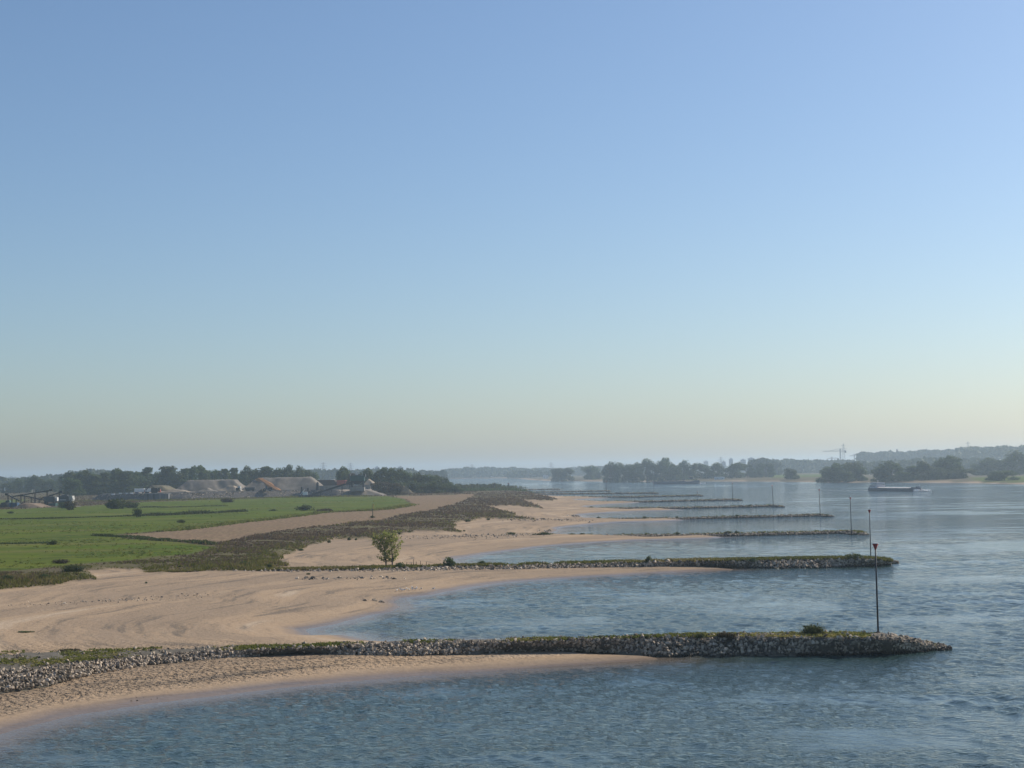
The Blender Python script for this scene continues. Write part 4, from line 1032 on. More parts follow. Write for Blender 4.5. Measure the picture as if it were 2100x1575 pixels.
yard = empty('gravel_yard', (float(q[n // 2, 0]), float(q[n // 2, 1]), 3.0)); yinv = Matrix.Translation(-yard.location)
def ych(o): o.matrix_parent_inverse = yinv; return o
ych(link('stone_embankment', np_mesh('stone_embankment', V.reshape(-1, 3), Qf, RIPRAP, False), yard))
# riprap stones pitched on the embankment
m_ = 2600; u = rng.uniform(0, n - 1.001, m_); i0 = u.astype(int); f = (u - i0)[:, None]; w = rng.uniform(0, 1, m_)[:, None]
a_ = rows[0][i0] * (1 - f) + rows[0][i0 + 1] * f; b_ = rows[2][i0] * (1 - f) + rows[2][i0 + 1] * f
Pp = a_ * (1 - w) + b_ * w
o = stone_pile('pitched_stones', Pp, rng.uniform(0.35, 0.8, m_), yard, 0.5); ych(o)
rows2 = [np.column_stack([q + inn * 9.0, zt + 0.02]), np.column_stack([q + inn * 60, zt + 0.1]), np.column_stack([q + inn * 330, zt + 0.1]), np.column_stack([q + inn * 350, np.full(n, 1.5)])]
V = np.stack(rows2, 1); ych(link('yard_floor', np_mesh('yard_floor', V.reshape(-1, 3), Qf, SANDY, False), yard))
k_ = MB()
for i in range(4, n - 6):
    a = q[i] + inn * 7.6; b = q[i + 1] + inn * 7.6
    k_.add([(a[0], a[1], zt[i]), (b[0], b[1], zt[i + 1]), (b[0], b[1], zt[i + 1] + 0.5), (a[0], a[1], zt[i] + 0.5), (a[0], a[1] + 0.8, zt[i] + 0.5), (b[0], b[1] + 0.8, zt[i + 1] + 0.5)], [(0, 1, 2, 3), (3, 2, 5, 4)])
ych(k_.build('quay_kerb', CONC, yard))
tag(yard, 'raised gravel yard with a stone-pitched embankment facing the pasture', 'yard')

def heap(px0, px1, top, D, label, ridge=0.62, depth=34, mat=GRAVEL, seed=0, base=ZY, skew=0.0, dust=True):
    """long stockpile: flat ridge, slopes at the angle of repose, slip furrows"""
    p0, p1 = at_range(px0, 1000, D), at_range(px1, 1000, D); tp = at_range((px0 + px1) / 2, top, D + 12)
    Wd = p1[0] - p0[0]; Hh = tp[2] - base; nxg, nyg = 64, 34
    xs = np.linspace(0, Wd, nxg); ys = np.linspace(0, depth, nyg); XX, YY = np.meshgrid(xs, ys)
    run = Hh / math.tan(math.radians(37))
    e1 = np.minimum(XX, Wd - XX); prof = np.minimum(e1 * (Hh / max(Wd * (1 - ridge) / 2, run * 0.7)), np.minimum(YY, depth - YY) * (Hh / run))
    furrow = vnoise(XX + YY * skew, XX * 0, 7.0, seed) * 2.0 + vnoise(XX + YY * skew, XX * 0 + 9, 2.6, seed + 3) * 0.7
    Z = np.minimum(prof + furrow * sstep(0, 3, prof), Hh + vnoise(XX, YY, 9.0, seed + 5) * 0.9)
    Z = np.maximum(Z, 0) + fbm(XX, YY, 2.2, seed + 7) * 0.25
    Z[0] = Z[-1] = -0.3; Z[:, 0] = Z[:, -1] = -0.3
    V = np.stack([XX + p0[0], YY + D, Z + base], 2).reshape(-1, 3); g = np.arange(nxg * nyg).reshape(nyg, nxg)
    Q = np.stack([g[:-1, :-1].ravel(), g[:-1, 1:].ravel(), g[1:, 1:].ravel(), g[1:, :-1].ravel()], 1)
    cx, cy = (p0[0] + p1[0]) / 2, D + depth / 2
    V -= np.array([cx, cy, base])
    o = link('gravel_heap', np_mesh('gravel_heap', V, Q, mat, True)); o.location = (cx, cy, base)
    tag(o, label, 'heap', 'stockpiles in the gravel yard')
    return o, Hh, run
heap(348, 500, 984.5, 1215, 'left long flat-topped gravel stockpile in the yard', 0.62, 44, GRAVEL, 3, ZY, 0.5)
h2, Hh2, run2 = heap(490, 660, 979.5, 1195, 'right long flat-topped gravel stockpile with an orange streak', 0.66, 50, GRAVEL, 8, ZY, -0.45)
heap(322, 388, 1003, 1165, 'low spilled gravel heap left in front of the stockpiles', 0.2, 16, SANDY, 13)
heap(398, 446, 1001, 1170, 'small heap at the foot of the left stockpile', 0.2, 16, GRAVEL, 15)
heap(440, 492, 997, 1175, 'sandy heap between the two long stockpiles', 0.3, 20, SANDY, 17)
heap(282, 352, 996, 1330, 'grassy brown mound behind the white trailers', 0.3, 40, paint('mound_soil', (0.13, 0.11, 0.065), 0.95, 0.4, 0.2), 19)
heap(735, 772, 982.5, 1230, 'steep pale sand heap right of the loading hopper', 0.15, 30, SANDY, 23)
heap(748, 850, 997, 1215, 'long brown overgrown mound under the scrub', 0.55, 36, paint('mound_soil', (0.13, 0.11, 0.065), 0.95), 29, 3.0)
heap(680, 790, 1004, 1150, 'sloping gravel ramp at the right end of the yard', 0.35, 40, GRAVEL, 31, 3.0)
heap(18, 90, 1033, 905, 'dark earth mound with a sandy top, left edge', 0.35, 24, paint('earth_mound', (0.19, 0.14, 0.1), 0.95, 0.5, 0.25), 37, 2.8)
heap(84, 160, 1037, 900, 'low grey weedy mound right of the dark earth mound', 0.35, 20, paint('weedy_mound', (0.12, 0.11, 0.08), 0.95, 0.4, 0.3), 39, 2.8)
bush(144, 1046, 26, 18, 'rusty brown bush beside the grey loading silo', 'dry')
bush(128, 1043, 20, 14, 'dark bush left of the rusty brown one', 'green')
# orange sand tipped down the right stockpile
os_ = MB(); pa = at_range(527, 981, 1205); 
xs0 = at_range(527, 1000, 1195)[0]
for i in range(12):
    f = i / 11; y = 1195 + run2 * (1 - f) + 1.0 - 3.0 * f * 0; z = Hh2 * (1 - f) * 0.96 - 0.25
    x = xs0 + f * 17.0; w = 3.0 + 2.0 * math.sin(f * 3.1) + (1 - f) * 1.0
    if i == 0: prev = None
    cur_ = [(x - w, y - 0.9, ZY + z - .1), (x - w * .3, y - 1.9, ZY + z + 0.7), (x + w * .4, y - 1.9, ZY + z + 0.65), (x + w, y - 0.9, ZY + z - .1)]
    if prev: os_.add(prev + cur_, [(0, 4, 5, 1), (1, 5, 6, 2), (2, 6, 7, 3)])
    prev = cur_
oo = os_.build('orange_sand_spill', ORANGE); tag(oo, 'orange sand tipped down the face of the right stockpile', 'sand')

def place(name, px, py, z, rz=0.0, s=1.0):
    x, y = G(px, py, z); return empty(name, (x, y, z), rz, s)
def place_d(name, px, D, z, rz=0.0):
    p = at_range(px, 1000, D); return empty(name, (p[0], D, z), rz)
def wheel(e, x, y, r, w):
    t_ = MB().tube([(x, y - w / 2, r), (x, y + w / 2, r)], r, 14).build('wheel', RUBBER, e)
    MB().tube([(x, y - w / 2 - 0.03, r), (x, y + w / 2 + 0.03, r)], r * 0.5, 10).build('rim', GREYM, t_)
# two white trailers
for px, L, lab in ((286, 7.4, 'left white box trailer on the yard rim'), (311, 10, 'right white box trailer behind the dark loading arm')):
    e = place_d('box_trailer', px, 1160, ZY, 0.05)
    MB().box(-L / 2, L / 2, -1.25, 1.25, 1.1, 3.9).build('box_body', M_WHITE, e)
    MB().box(-L / 2, L / 2, -1.0, 1.0, 0.85, 1.097).build('chassis', DARK, e)
    for xx in (-L / 2 + 1, -L / 2 + 2.2, L / 2 - 1): wheel(e, xx, -1.0, 0.5, 0.35); wheel(e, xx, 1.0, 0.5, 0.35)
    MB().box(L / 2 + 0.1, L / 2 + 2.0, -1.2, 1.2, 0.7, 3.0, 0.15, 0.05).build('cab', BRICKR, e)
    tag(e, lab, 'trailer', 'white trailers in the yard')
# row of pale concrete blocks on the embankment rim
for k, px in enumerate((232, 240, 247, 254, 261, 266, 270)):
    e = MB().box(-1.2, 1.2, -0.6, 0.6, 0, 1.0, 0.06, 0.06).build('concrete_block', CONC if k % 2 else M_WHITE)
    p = at_range(px, 1000, 1142); e.location = (p[0], 1142, ZY - 0.6 if k < 2 else ZY); e.rotation_euler.z = 0.1 * k
    tag(e, ORD[k] + ' pale block from the left on the embankment rim', 'block', 'blocks on the embankment rim')
# loading arm (dark crane) with its concrete quay bay
e = place_d('loading_crane', 317, 1138, ZY, 0.1)
MB().box(-2.2, 2.2, -2, 2, 0, 1.2).build('undercarriage', DARK, e)
MB().box(-2.6, 2.6, -2.2, 2.2, 1.25, 4.2, 0.3, 0.2).build('machine_house', DARK, e)
MB().box(2.62, 4.0, -1.0, 1.0, 1.8, 4.4, 0.1, 0.1).build('cab', GLASSD, e)
MB().bar((1, 0, 3.5), (-3, 0, 6.2), 0.8).bar((-3, 0, 6.2), (-6.5, 0, 3.0), 0.6).build('boom', DARK, e)
MB().bar((-6.5, 0, 3.2), (-6.3, 0, 1.2), 0.5).box(-7.1, -5.6, -0.8, 0.8, 0.4, 1.5, 0.3, 0.2).build('grab', DARK, e)
tag(e, 'dark loading crane standing above the concrete bay', 'crane')
e = place_d('quay_bay', 319, 1122, 2.0)
MB().box(-9, 9.5, 0, 14, 0, ZY - 2.0).build('sheet_wall', paint('bay_concrete', (0.15, 0.155, 0.16), 0.85, 0.3), e)
for xx in (-6, -1.5, 3.0, 7.5): MB().box(xx, xx + 0.7, -0.35, -0.003, 0, ZY - 1.9).build('buttress', CONC if xx > 2 else DARK, e)
tag(e, 'grey sheet-walled loading bay set into the embankment', 'quay')
# mooring posts
for px, top, w, lab in ((263.5, 1013, 1.0, 'thin dark mooring post at the left of the embankment'), (381.5, 1009, 1.1, 'dark mooring post in the middle of the embankment'), (620.5, 999, 1.5, 'dark tapered mooring post at the right of the embankment'),
                        (652.5, 990, 2.0, 'tallest thick mooring post beside the conveyor foot'), (633, 1001, 1.2, 'dark mooring post between the two taller ones')):
    x, y = G(px, 1024 - (px - 380) * 0.02, 3.0); y -= 3; h = at_range(px, top, y)[2] - 2.0
    e = empty('mooring_post', (x, y, 2.0))
    MB().tube([(0, 0, -0.5), (0, 0, h * 0.6), (0, 0, h)], [w * 0.8, w * 0.7, w * 0.45], 10).build('shaft', DARK, e)
    MB().tube([(0, 0, h), (0, 0, h + 0.5)], w * 0.3, 8).build('cap', GREYM, e)
    tag(e, lab, 'post', 'mooring posts along the gravel yard')
# small tug at the conveyor foot
e = place_d('work_boat', 634, 1140, 3.0, 0.1)
MB().prism([(-8, 0), (8, 0), (10, 2.2), (-8.6, 1.8)], -2, 2).build('hull', DARK, e)
MB().box(-5, -1, -1.5, 1.5, 2.0, 4.4, 0.2, 0.2).build('cabin', M_WHITE, e); MB().bar((-7, 0, 2), (-3, 0, 6.5), 0.3).build('mast', M_WHITE, e)
tag(e, 'small dark work boat with white cabin at the conveyor foot', 'boat')
# conveyor from the quay up to the hopper
e = place_d('belt_conveyor', 690, 1152, 3.0)
x0 = at_range(640, 1000, 1152)[0] - e.location.x; x1 = at_range(728, 1000, 1152)[0] - e.location.x
zt1 = at_range(728, 986, 1152)[2] - 3.0
MB().prism([(x0, 1.2), (x1, zt1 - 0.9), (x1, zt1 + 0.5), (x0, 2.6)], -0.9, 0.9).build('belt_gantry', DARK, e)
for f in (0.2, 0.45, 0.7, 0.88):
    xx = x0 + (x1 - x0) * f; zz = 1.2 + (zt1 - 2.1) * f
    MB().bar((xx - 0.8, -0.9, 0), (xx, -0.9, zz), 0.3).bar((xx + 0.8, 0.9, 0), (xx, 0.9, zz), 0.3).build('support', DARK, e)
tag(e, 'long inclined conveyor rising to the loading hopper', 'conveyor')
e = place_d('loading_hopper', 732, 1154, 7.0)
MB().box(-5, 6, -3.5, 3.5, 0, 3.0).build('plinth', CONC, e)
for sx in (-4.2, 4.6):
    for sy in (-3, 2.4): MB().box(sx, sx + 0.8, sy, sy + 0.7, 3.0, 8.0).build('leg', DARK, e)
MB().box(-5, 6, -3.6, 3.6, 8.0, 12.0).build('bin', GREENM, e)
MB().prism([(-4, 8.0), (5, 8.0), (2, 5.0), (-1, 5.0)], -2.5, 2.5).build('funnel', DARK, e)
MB().box(-5.8, -5.02, -4, 4, 11.5, 13.6).build('side_screen', DARK, e); MB().box(6.02, 6.8, -4, 4, 11.0, 13.2).build('side_screen', DARK, e)
MB().box(-3, 4, -1.8, 1.8, 12.0, 12.6).build('grating', GREYM, e)
tag(e, 'dark green loading hopper on legs at the conveyor top', 'hopper')
# long retaining wall behind the hopper
e = place_d('concrete_wall', 706, 1180, ZY)
for i in range(9): MB().box(-20 + i * 4.5, -20 + i * 4.5 + 4.4, 0, 0.4, 0, 3.4).build('panel', CONC, e)
tag(e, 'pale concrete block wall behind the conveyor', 'wall')
# hall with red gable
e = place_d('storage_hall', 650, 1320, 6.0, 0.0)
MB().box(-21, 17, 0, 14, 0, 5.0).build('wall', ROOF, e)
MB().prism([(-21.5, 4.9), (17.5, 4.9), (17.5, 5.2), (15.5, 9.6), (-19.5, 9.6), (-21.5, 5.2)], -0.6, 14.6).build('roof', ROOF, e)
MB().box(17.6, 25, -0.3, 14, 0, 9.0).build('red_wing', BRICKR, e)
for i in range(5): MB().box(-18 + i * 7, -14.5 + i * 7, -0.12, -0.003, 0.2, 3.6).build('door', DARK, e)
tag(e, 'long dark storage hall with a red end wing behind the right stockpile', 'building')
# far white sheds
for px, D, w, h, lab in ((675, 2300, 22, 5, 'low white shed roof glinting between wood and copse'), (681, 2600, 8, 9, 'small white house above the low white shed'), (1119, 3300, 12, 8, 'tiny white house at the far river bend'),
                         (1476, 2150, 14, 4, 'pale small pavilion on the sand below the far wood')):
    p = at_range(px, 970, D); e = empty('white_shed', (p[0], D, 3.0))
    MB().box(-w / 2, w / 2, 0, 8, 0, h * 0.7).build('wall', M_WHITE, e)
    MB().prism([(-w / 2 - .4, h * .7), (w / 2 + .4, h * .7), (w / 2 - 1, h), (-w / 2 + 1, h)], -.4, 8.4).build('roof', M_WHITE, e)
    for xx in (-w / 4, w / 4): MB().box(xx - .5, xx + .5, -0.06, -0.003, h * .25, h * .5).build('window', GLASSD, e)
    tag(e, lab, 'building')
# wheel loader and dump trailer in front of the right stockpile
e = place_d('wheel_loader', 548, 1158, ZY, math.pi + 0.1)
for xx in (-2.2, 2.0):
    for yy in (-1.3, 1.3): wheel(e, xx, yy, 1.15, 0.8)
MB().box(-4.0, -0.4, -1.1, 1.1, 1.2, 2.9, 0.2, 0.1).build('engine_hood', DARK, e); MB().box(-0.38, 1.4, -1.0, 1.0, 1.3, 4.2, 0.2, 0.15).build('cab', GLASSD, e)
MB().bar((1.4, -0.6, 1.9), (4.4, -0.6, 1.0), 0.45).bar((1.4, 0.6, 1.9), (4.4, 0.6, 1.0), 0.45).build('lift_arm', YEL, e)
MB().prism([(4.3, 0.2), (6.2, 0.15), (6.0, 0.5), (4.9, 0.8), (4.6, 1.9), (4.3, 1.9)], -1.6, 1.6).build('bucket', DARK, e)
tag(e, 'dark wheel loader at the foot of the orange sand', 'loader')
e = place_d('dump_trailer', 513, 1158, ZY, 0.0)
MB().add([(-3.6, -1.25, 1.3), (3.6, -1.25, 1.3), (3.6, 1.25, 1.3), (-3.6, 1.25, 1.3), (-3.9, -1.5, 3.2), (3.9, -1.5, 3.2), (3.9, 1.5, 3.2), (-3.9, 1.5, 3.2)], [(0, 1, 5, 4), (1, 2, 6, 5), (2, 3, 7, 6), (3, 0, 4, 7), (3, 2, 1, 0), (4, 5, 6, 7)]).build('tipping_body', GREYM, e)
MB().box(-3.5, 4.5, -0.6, 0.6, 0.9, 1.297).build('chassis', DARK, e)
for xx in (-2.4, -0.8, 2.2): wheel(e, xx, -1.0, 0.6, 0.4); wheel(e, xx, 1.0, 0.6, 0.4)
tag(e, 'grey dump trailer left of the wheel loader', 'trailer')
e = place_d('lorry', 491, 1160, ZY, math.pi / 2)
MB().box(-1.5, 1.5, -1.2, 1.2, 0.8, 4.2, 0.1, 0.1).build('cab', M_WHITE, e); MB().box(-8, -1.6, -1.25, 1.25, 1.1, 3.2).build('tipping_body', DARK, e)
for xx in (0.2, -3.5, -6): wheel(e, xx, -1.0, 0.55, 0.4); wheel(e, xx, 1.0, 0.55, 0.4)
tag(e, 'lorry with white cab parked between the stockpiles', 'lorry')

# ------------------------------------------------------------------ sorting machinery at the left edge
def machine(px, D, label, name='sorting_plant', cat='machine', z=3.0):
    e = place_d(name, px, D, z); tag(e, label, cat); return e
U = 940 / F_PX      # metres per sighted pixel at the machinery
e = machine(133, 940, 'grey sorting tower with a white stair flank at the yard entrance')
MB().box(-10 * U, 10 * U, -3, 3, 3 * U, 22 * U).build('housing', GREYM, e)
MB().box(-3 * U, 4 * U, -3.4, -3.003, 5 * U, 9 * U).build('orange_panel', ORANGE, e)
MB().box(-8 * U, 5 * U, -3.25, -3.003, 13.5 * U, 14.5 * U).build('stripe', M_WHITE, e)
MB().prism([(10.1 * U, 6 * U), (13 * U, 0), (16 * U, 0), (16 * U, 8 * U), (18.5 * U, 15 * U), (17 * U, 22 * U), (10.1 * U, 22 * U)], -2.2, 2.2).build('stair_flank', paint('pale_cladding', (0.4, 0.4, 0.38), 0.8), e)
for sx in (-9, 7): MB().box(sx * U, (sx + 2) * U, -2.5, 2.5, 0, 3 * U).build('leg', DARK, e)
MB().box(-6 * U, 6 * U, -1, 1, 22 * U, 24 * U).build('roof_duct', GREYM, e)
e = machine(104, 945, 'grey and teal screening box beneath the long conveyor head')
MB().box(-11 * U, 11 * U, -3, 3, 10 * U, 21 * U).build('housing', GREYM, e); MB().box(-3 * U, 13 * U, -3.6, 2, 0, 7 * U).build('teal_container', GREENM, e)
for sx in (-10, 8): MB().box(sx * U, (sx + 1.6) * U, -2.6, 2.6, 0, 10 * U).build('leg', DARK, e)
MB().box(11.2 * U, 15 * U, -2, 2, 12 * U, 19 * U).build('side_bin', M_WHITE, e)
e = machine(30, 938, 'blue crusher body at the left edge of the yard')
MB().box(-10 * U, 8 * U, -3, 3, 1.5 * U, 10 * U, 0.5, 0.2).build('body', BLUEM, e); MB().box(-30 * U, -10.2 * U, -3, 3, 2 * U, 11 * U, 2, 0.2).build('feed_hopper', DARK, e)
MB().box(-18 * U, -8 * U, -1.5, 1.5, 11 * U, 15 * U, 0.6, 0.2).build('engine_box', GREENM, e)
for sx in (-26, -8, 4): MB().box(sx * U, (sx + 2) * U, -2.6, 2.6, 0, 2 * U).build('leg', DARK, e)
e = machine(62, 936, 'cluttered screen deck with white panels between the conveyors')
MB().box(-14 * U, 16 * U, -3, 3, 2 * U, 4.5 * U).build('deck', DARK, e)
for i, (a, b) in enumerate(((-12, 3), (-4, 2.5), (0, 2.5), (10, 5), (-20, 4))): MB().box(a * U, (a + b) * U, -3.3, -3.02 + i * 0.004, 4.6 * U, 8.5 * U, 0.2, 0).build('white_panel', M_WHITE, e)
MB().box(-15 * U, 15 * U, -2.9, 2.9, 4.6 * U, 9.5 * U).build('screen_box', DARK, e)
for sx in (-12, 0, 12): MB().box(sx * U, (sx + 1.5) * U, -2.6, 2.6, 0, 2 * U).build('leg', DARK, e)
def conveyor(pa, pb, D, label):
    a = at_range(pa[0], pa[1], D); b = at_range(pb[0], pb[1], D); e = empty('belt_conveyor', (a[0], D, 3.0)); dx = b[0] - a[0]; za, zb_ = a[2] - 3, b[2] - 3
    MB().prism([(0, za - .3), (dx, zb_ - .3), (dx, zb_ + .35), (0, za + .35)], -0.8, 0.8).build('belt_gantry', DARK, e)
    for f in (0.25, 0.6, 0.9): MB().bar((dx * f, -0.8, 0), (dx * f, -0.8, za + (zb_ - za) * f), 0.3).bar((dx * f, 0.8, 0), (dx * f, 0.8, za + (zb_ - za) * f), 0.3).build('support', DARK, e)
    MB().box(dx - 0.9, dx + 0.9, -1.0, 1.0, zb_ - 0.6, zb_ + 0.7).build('head_drum', DARK, e)
    tag(e, label, 'conveyor', 'conveyors of the sorting plant')
conveyor((22, 1019), (105, 1005.5), 950, 'longest conveyor slanting up to the right at the left yard')
conveyor((92, 1026), (46, 1016), 934, 'conveyor slanting up to the left among the machinery')
conveyor((80, 1024), (126, 1009), 952, 'conveyor feeding the grey sorting tower')
conveyor((40, 1027), (14, 1014), 932, 'short conveyor at the far left of the machinery')
e = place_d('banner_pole', 8, 960, 3.0); hp = at_range(8, 999.5, 960)[2] - 3
MB().tube([(0, 0, -.3), (0, 0, hp)], 0.1, 8).build('pole', GREYM, e); MB().box(-0.1, 0.9, -0.03, 0.03, hp - 2.2, hp).build('banner', M_WHITE, e); tag(e, 'white banner on a thin pole at the far left', 'flag')

# ------------------------------------------------------------------ small things on land
e = place('sign_post', 764.5, 1061, 3.0); e.location.z = gz(e.location.x, e.location.y); D = e.location.y; hs = 25.5 / F_PX * D
MB().tube([(0, 0, -.4), (0, 0, hs)], [0.16, 0.13], 8).build('post', paint('post_green', (0.05, 0.07, 0.045), 0.7), e)
MB().box(-0.05, 0.6, -0.22, -0.16, hs - 1.9, hs).build('sign_board', paint('sign_yellow', (0.6, 0.52, 0.16), 0.5, 0.15), e)
tag(e, 'tall post with a small yellow sign on the stubble field', 'sign')
for k, (px, top) in enumerate(((834, 1150), (843, 1152), (848, 1145), (853, 1150), (862, 1148), (874, 1149))):
    x, y = G(px, 1160, 1.7); z = gz(x, y); e = empty('fence_stake', (x, y, z)); h = (1160 - top) / F_PX * y
    MB().tube([(0, 0, -.3), (0.06, 0, h)], [0.07, 0.05], 6).build('stake', BARK, e); MB().tube([(0.06, 0, h), (0.06, 0, h + 0.06)], 0.08, 6).build('stake_cap', GREYM if k else M_WHITE, e)
    tag(e, ORD[k] + ' thin stake from the left, right of the two young trees', 'stake', 'stakes beside the young trees')
for k, (px, top) in enumerate(((1014, 989.5), (1043, 989.5))):
    e = place_d('daymark', px, 1500, 2.2); h = at_range(px, top, 1500)[2] - 2.2
    MB().tube([(0, 0, -.5), (0, 0, h)], 0.22, 8).build('pole', GREYM, e)
    MB().prism([(-1.2, h - 1.4), (1.2, h - 1.4), (0, h)], -0.1, 0.1).build('board', M_POLE if k == 0 else M_RED, e)
    MB().box(-0.8, 0.8, -0.13, 0.13, h - 3.0, h - 1.8).build('plate', M_POLE, e)
    tag(e, ('left' if k == 0 else 'right') + ' of two boarded river marks on the far scrubby point', 'river mark', 'river marks on the far point')
# gulls resting on the sand
GULL = paint('gull_white', (0.75, 0.75, 0.74), 0.7, 0.15, 5); GWING = paint('gull_grey', (0.32, 0.34, 0.36), 0.7, 0.1, 5)
def lathe_body(pts, n=8):
    m = MB(); m.tube([(p[0], 0, p[1]) for p in pts], [p[2] for p in pts], n); return m
gb_me = lathe_body([(-0.30, 0.20, 0.01), (-0.2, 0.2, 0.05), (-0.05, 0.2, 0.10), (0.1, 0.22, 0.095), (0.17, 0.28, 0.06), (0.20, 0.34, 0.055), (0.25, 0.36, 0.045), (0.28, 0.355, 0.012), (0.34, 0.34, 0.004)]).mesh('body', GULL, True)
gw_me = MB().add([(-0.34, 0.04, 0.26), (-0.05, 0.115, 0.2), (0.12, 0.09, 0.27), (0.0, 0.07, 0.31)], [(0, 1, 2, 3)]).add([(-0.34, -0.04, 0.26), (-0.05, -0.115, 0.2), (0.12, -0.09, 0.27), (0.0, -0.07, 0.31)], [(3, 2, 1, 0)]).mesh('wings', GWING)
gl_me = MB().tube([(0, 0.04, 0), (0, 0.04, 0.13)], 0.012, 5).tube([(0, -0.04, 0), (0, -0.04, 0.13)], 0.012, 5).mesh('legs', ORANGE)
GUL = [(814, 1215), (821, 1212), (829, 1214), (834, 1211), (839, 1215), (846, 1212), (852, 1214), (855, 1209), (864, 1213), (889, 1214), (824, 1216.5), (846, 1208)]
for k, (px, py) in enumerate(sorted(GUL)):
    x, y = G(px, py, 0.6); z = gz(x, y); x, y = G(px, py, z)
    e = empty('gull', (x, y, gz(x, y)), random.uniform(0, 6.28), 1.0)
    link('body', gb_me, e); link('wings', gw_me, e); link('legs', gl_me, e)
    tag(e, ORD[k] + ' white gull from the left resting on the sand by the stone bar', 'gull', 'gulls on the sand')

# ------------------------------------------------------------------ ships
def hull_mesh(L, Wd, h_mid, h_bow, h_stern, mat, name='hull', draft=0.8):
    ns = 26; V = []; k = 7
    for i in range(ns):
        f = i / (ns - 1); x = -L / 2 + L * f
        wf = min(1, (1 - f) / 0.11) ** 0.55 if f > 0.89 else (0.82 + 0.18 * min(1, f / 0.07))
        hf = h_mid + (h_bow - h_mid) * sstep(0.86, 0.97, f) + (h_stern - h_mid) * sstep(0.16, 0.08, f)
        w = Wd / 2 * max(wf, 0.02)
        V += [(x, -w, hf), (x, -w * 1.0, hf * 0.4), (x, -w * 0.93, 0), (x, 0, -draft), (x, w * 0.93, 0), (x, w, hf * 0.4), (x, w, hf)]
    Fs = []
    for i in range(ns - 1):
        for j in range(k - 1): Fs.append((i * k + j, i * k + j + 1, (i + 1) * k + j + 1, (i + 1) * k + j))
        Fs.append((i * k + k - 1, i * k, (i + 1) * k, (i + 1) * k + k - 1))
    Fs.append(tuple(reversed(range(k)))); Fs.append(tuple(range((ns - 1) * k, ns * k)))
    m = MB(); m.add(V, Fs); return m.mesh(name, mat)
HULL1 = paint('hull_blue_grey', (0.13, 0.14, 0.165), 0.5, 0.3, 0.1); HATCH = paint('hatch_alu', (0.66, 0.62, 0.55), 0.45, 0.2, 0.2); HOUSE1 = paint('house_mauve', (0.62, 0.58, 0.6), 0.6, 0.25)
CREAM = paint('cream_paint', (0.50, 0.40, 0.2), 0.5, 0.2); FOAM = paint('foam', (0.8, 0.82, 0.83), 0.8, 0.1, 2.0)
def foam_patch(label, loc, rz, L, Wd, n, hgt=0.35):
    fs = 0.3 if hgt < 0.1 else 1.0
    C = np.column_stack([rng.uniform(-L / 2, L / 2, n), rng.normal(0, Wd / 3, n), rng.uniform(0.0, 1.0, n) ** 2 * hgt + 0.06])
    V, Fq = leaf_quads(C, rng.uniform(0.5, 1.2, n) * fs, np.array([0, 0, 1.2]), 1.4)
    o = link('wake_foam', np_mesh('wake_foam', V, Fq, FOAM, False, {'tint': np.zeros(len(V))})); o.location = loc; o.rotation_euler.z = rz
    tag(o, label, 'foam', kind='stuff')
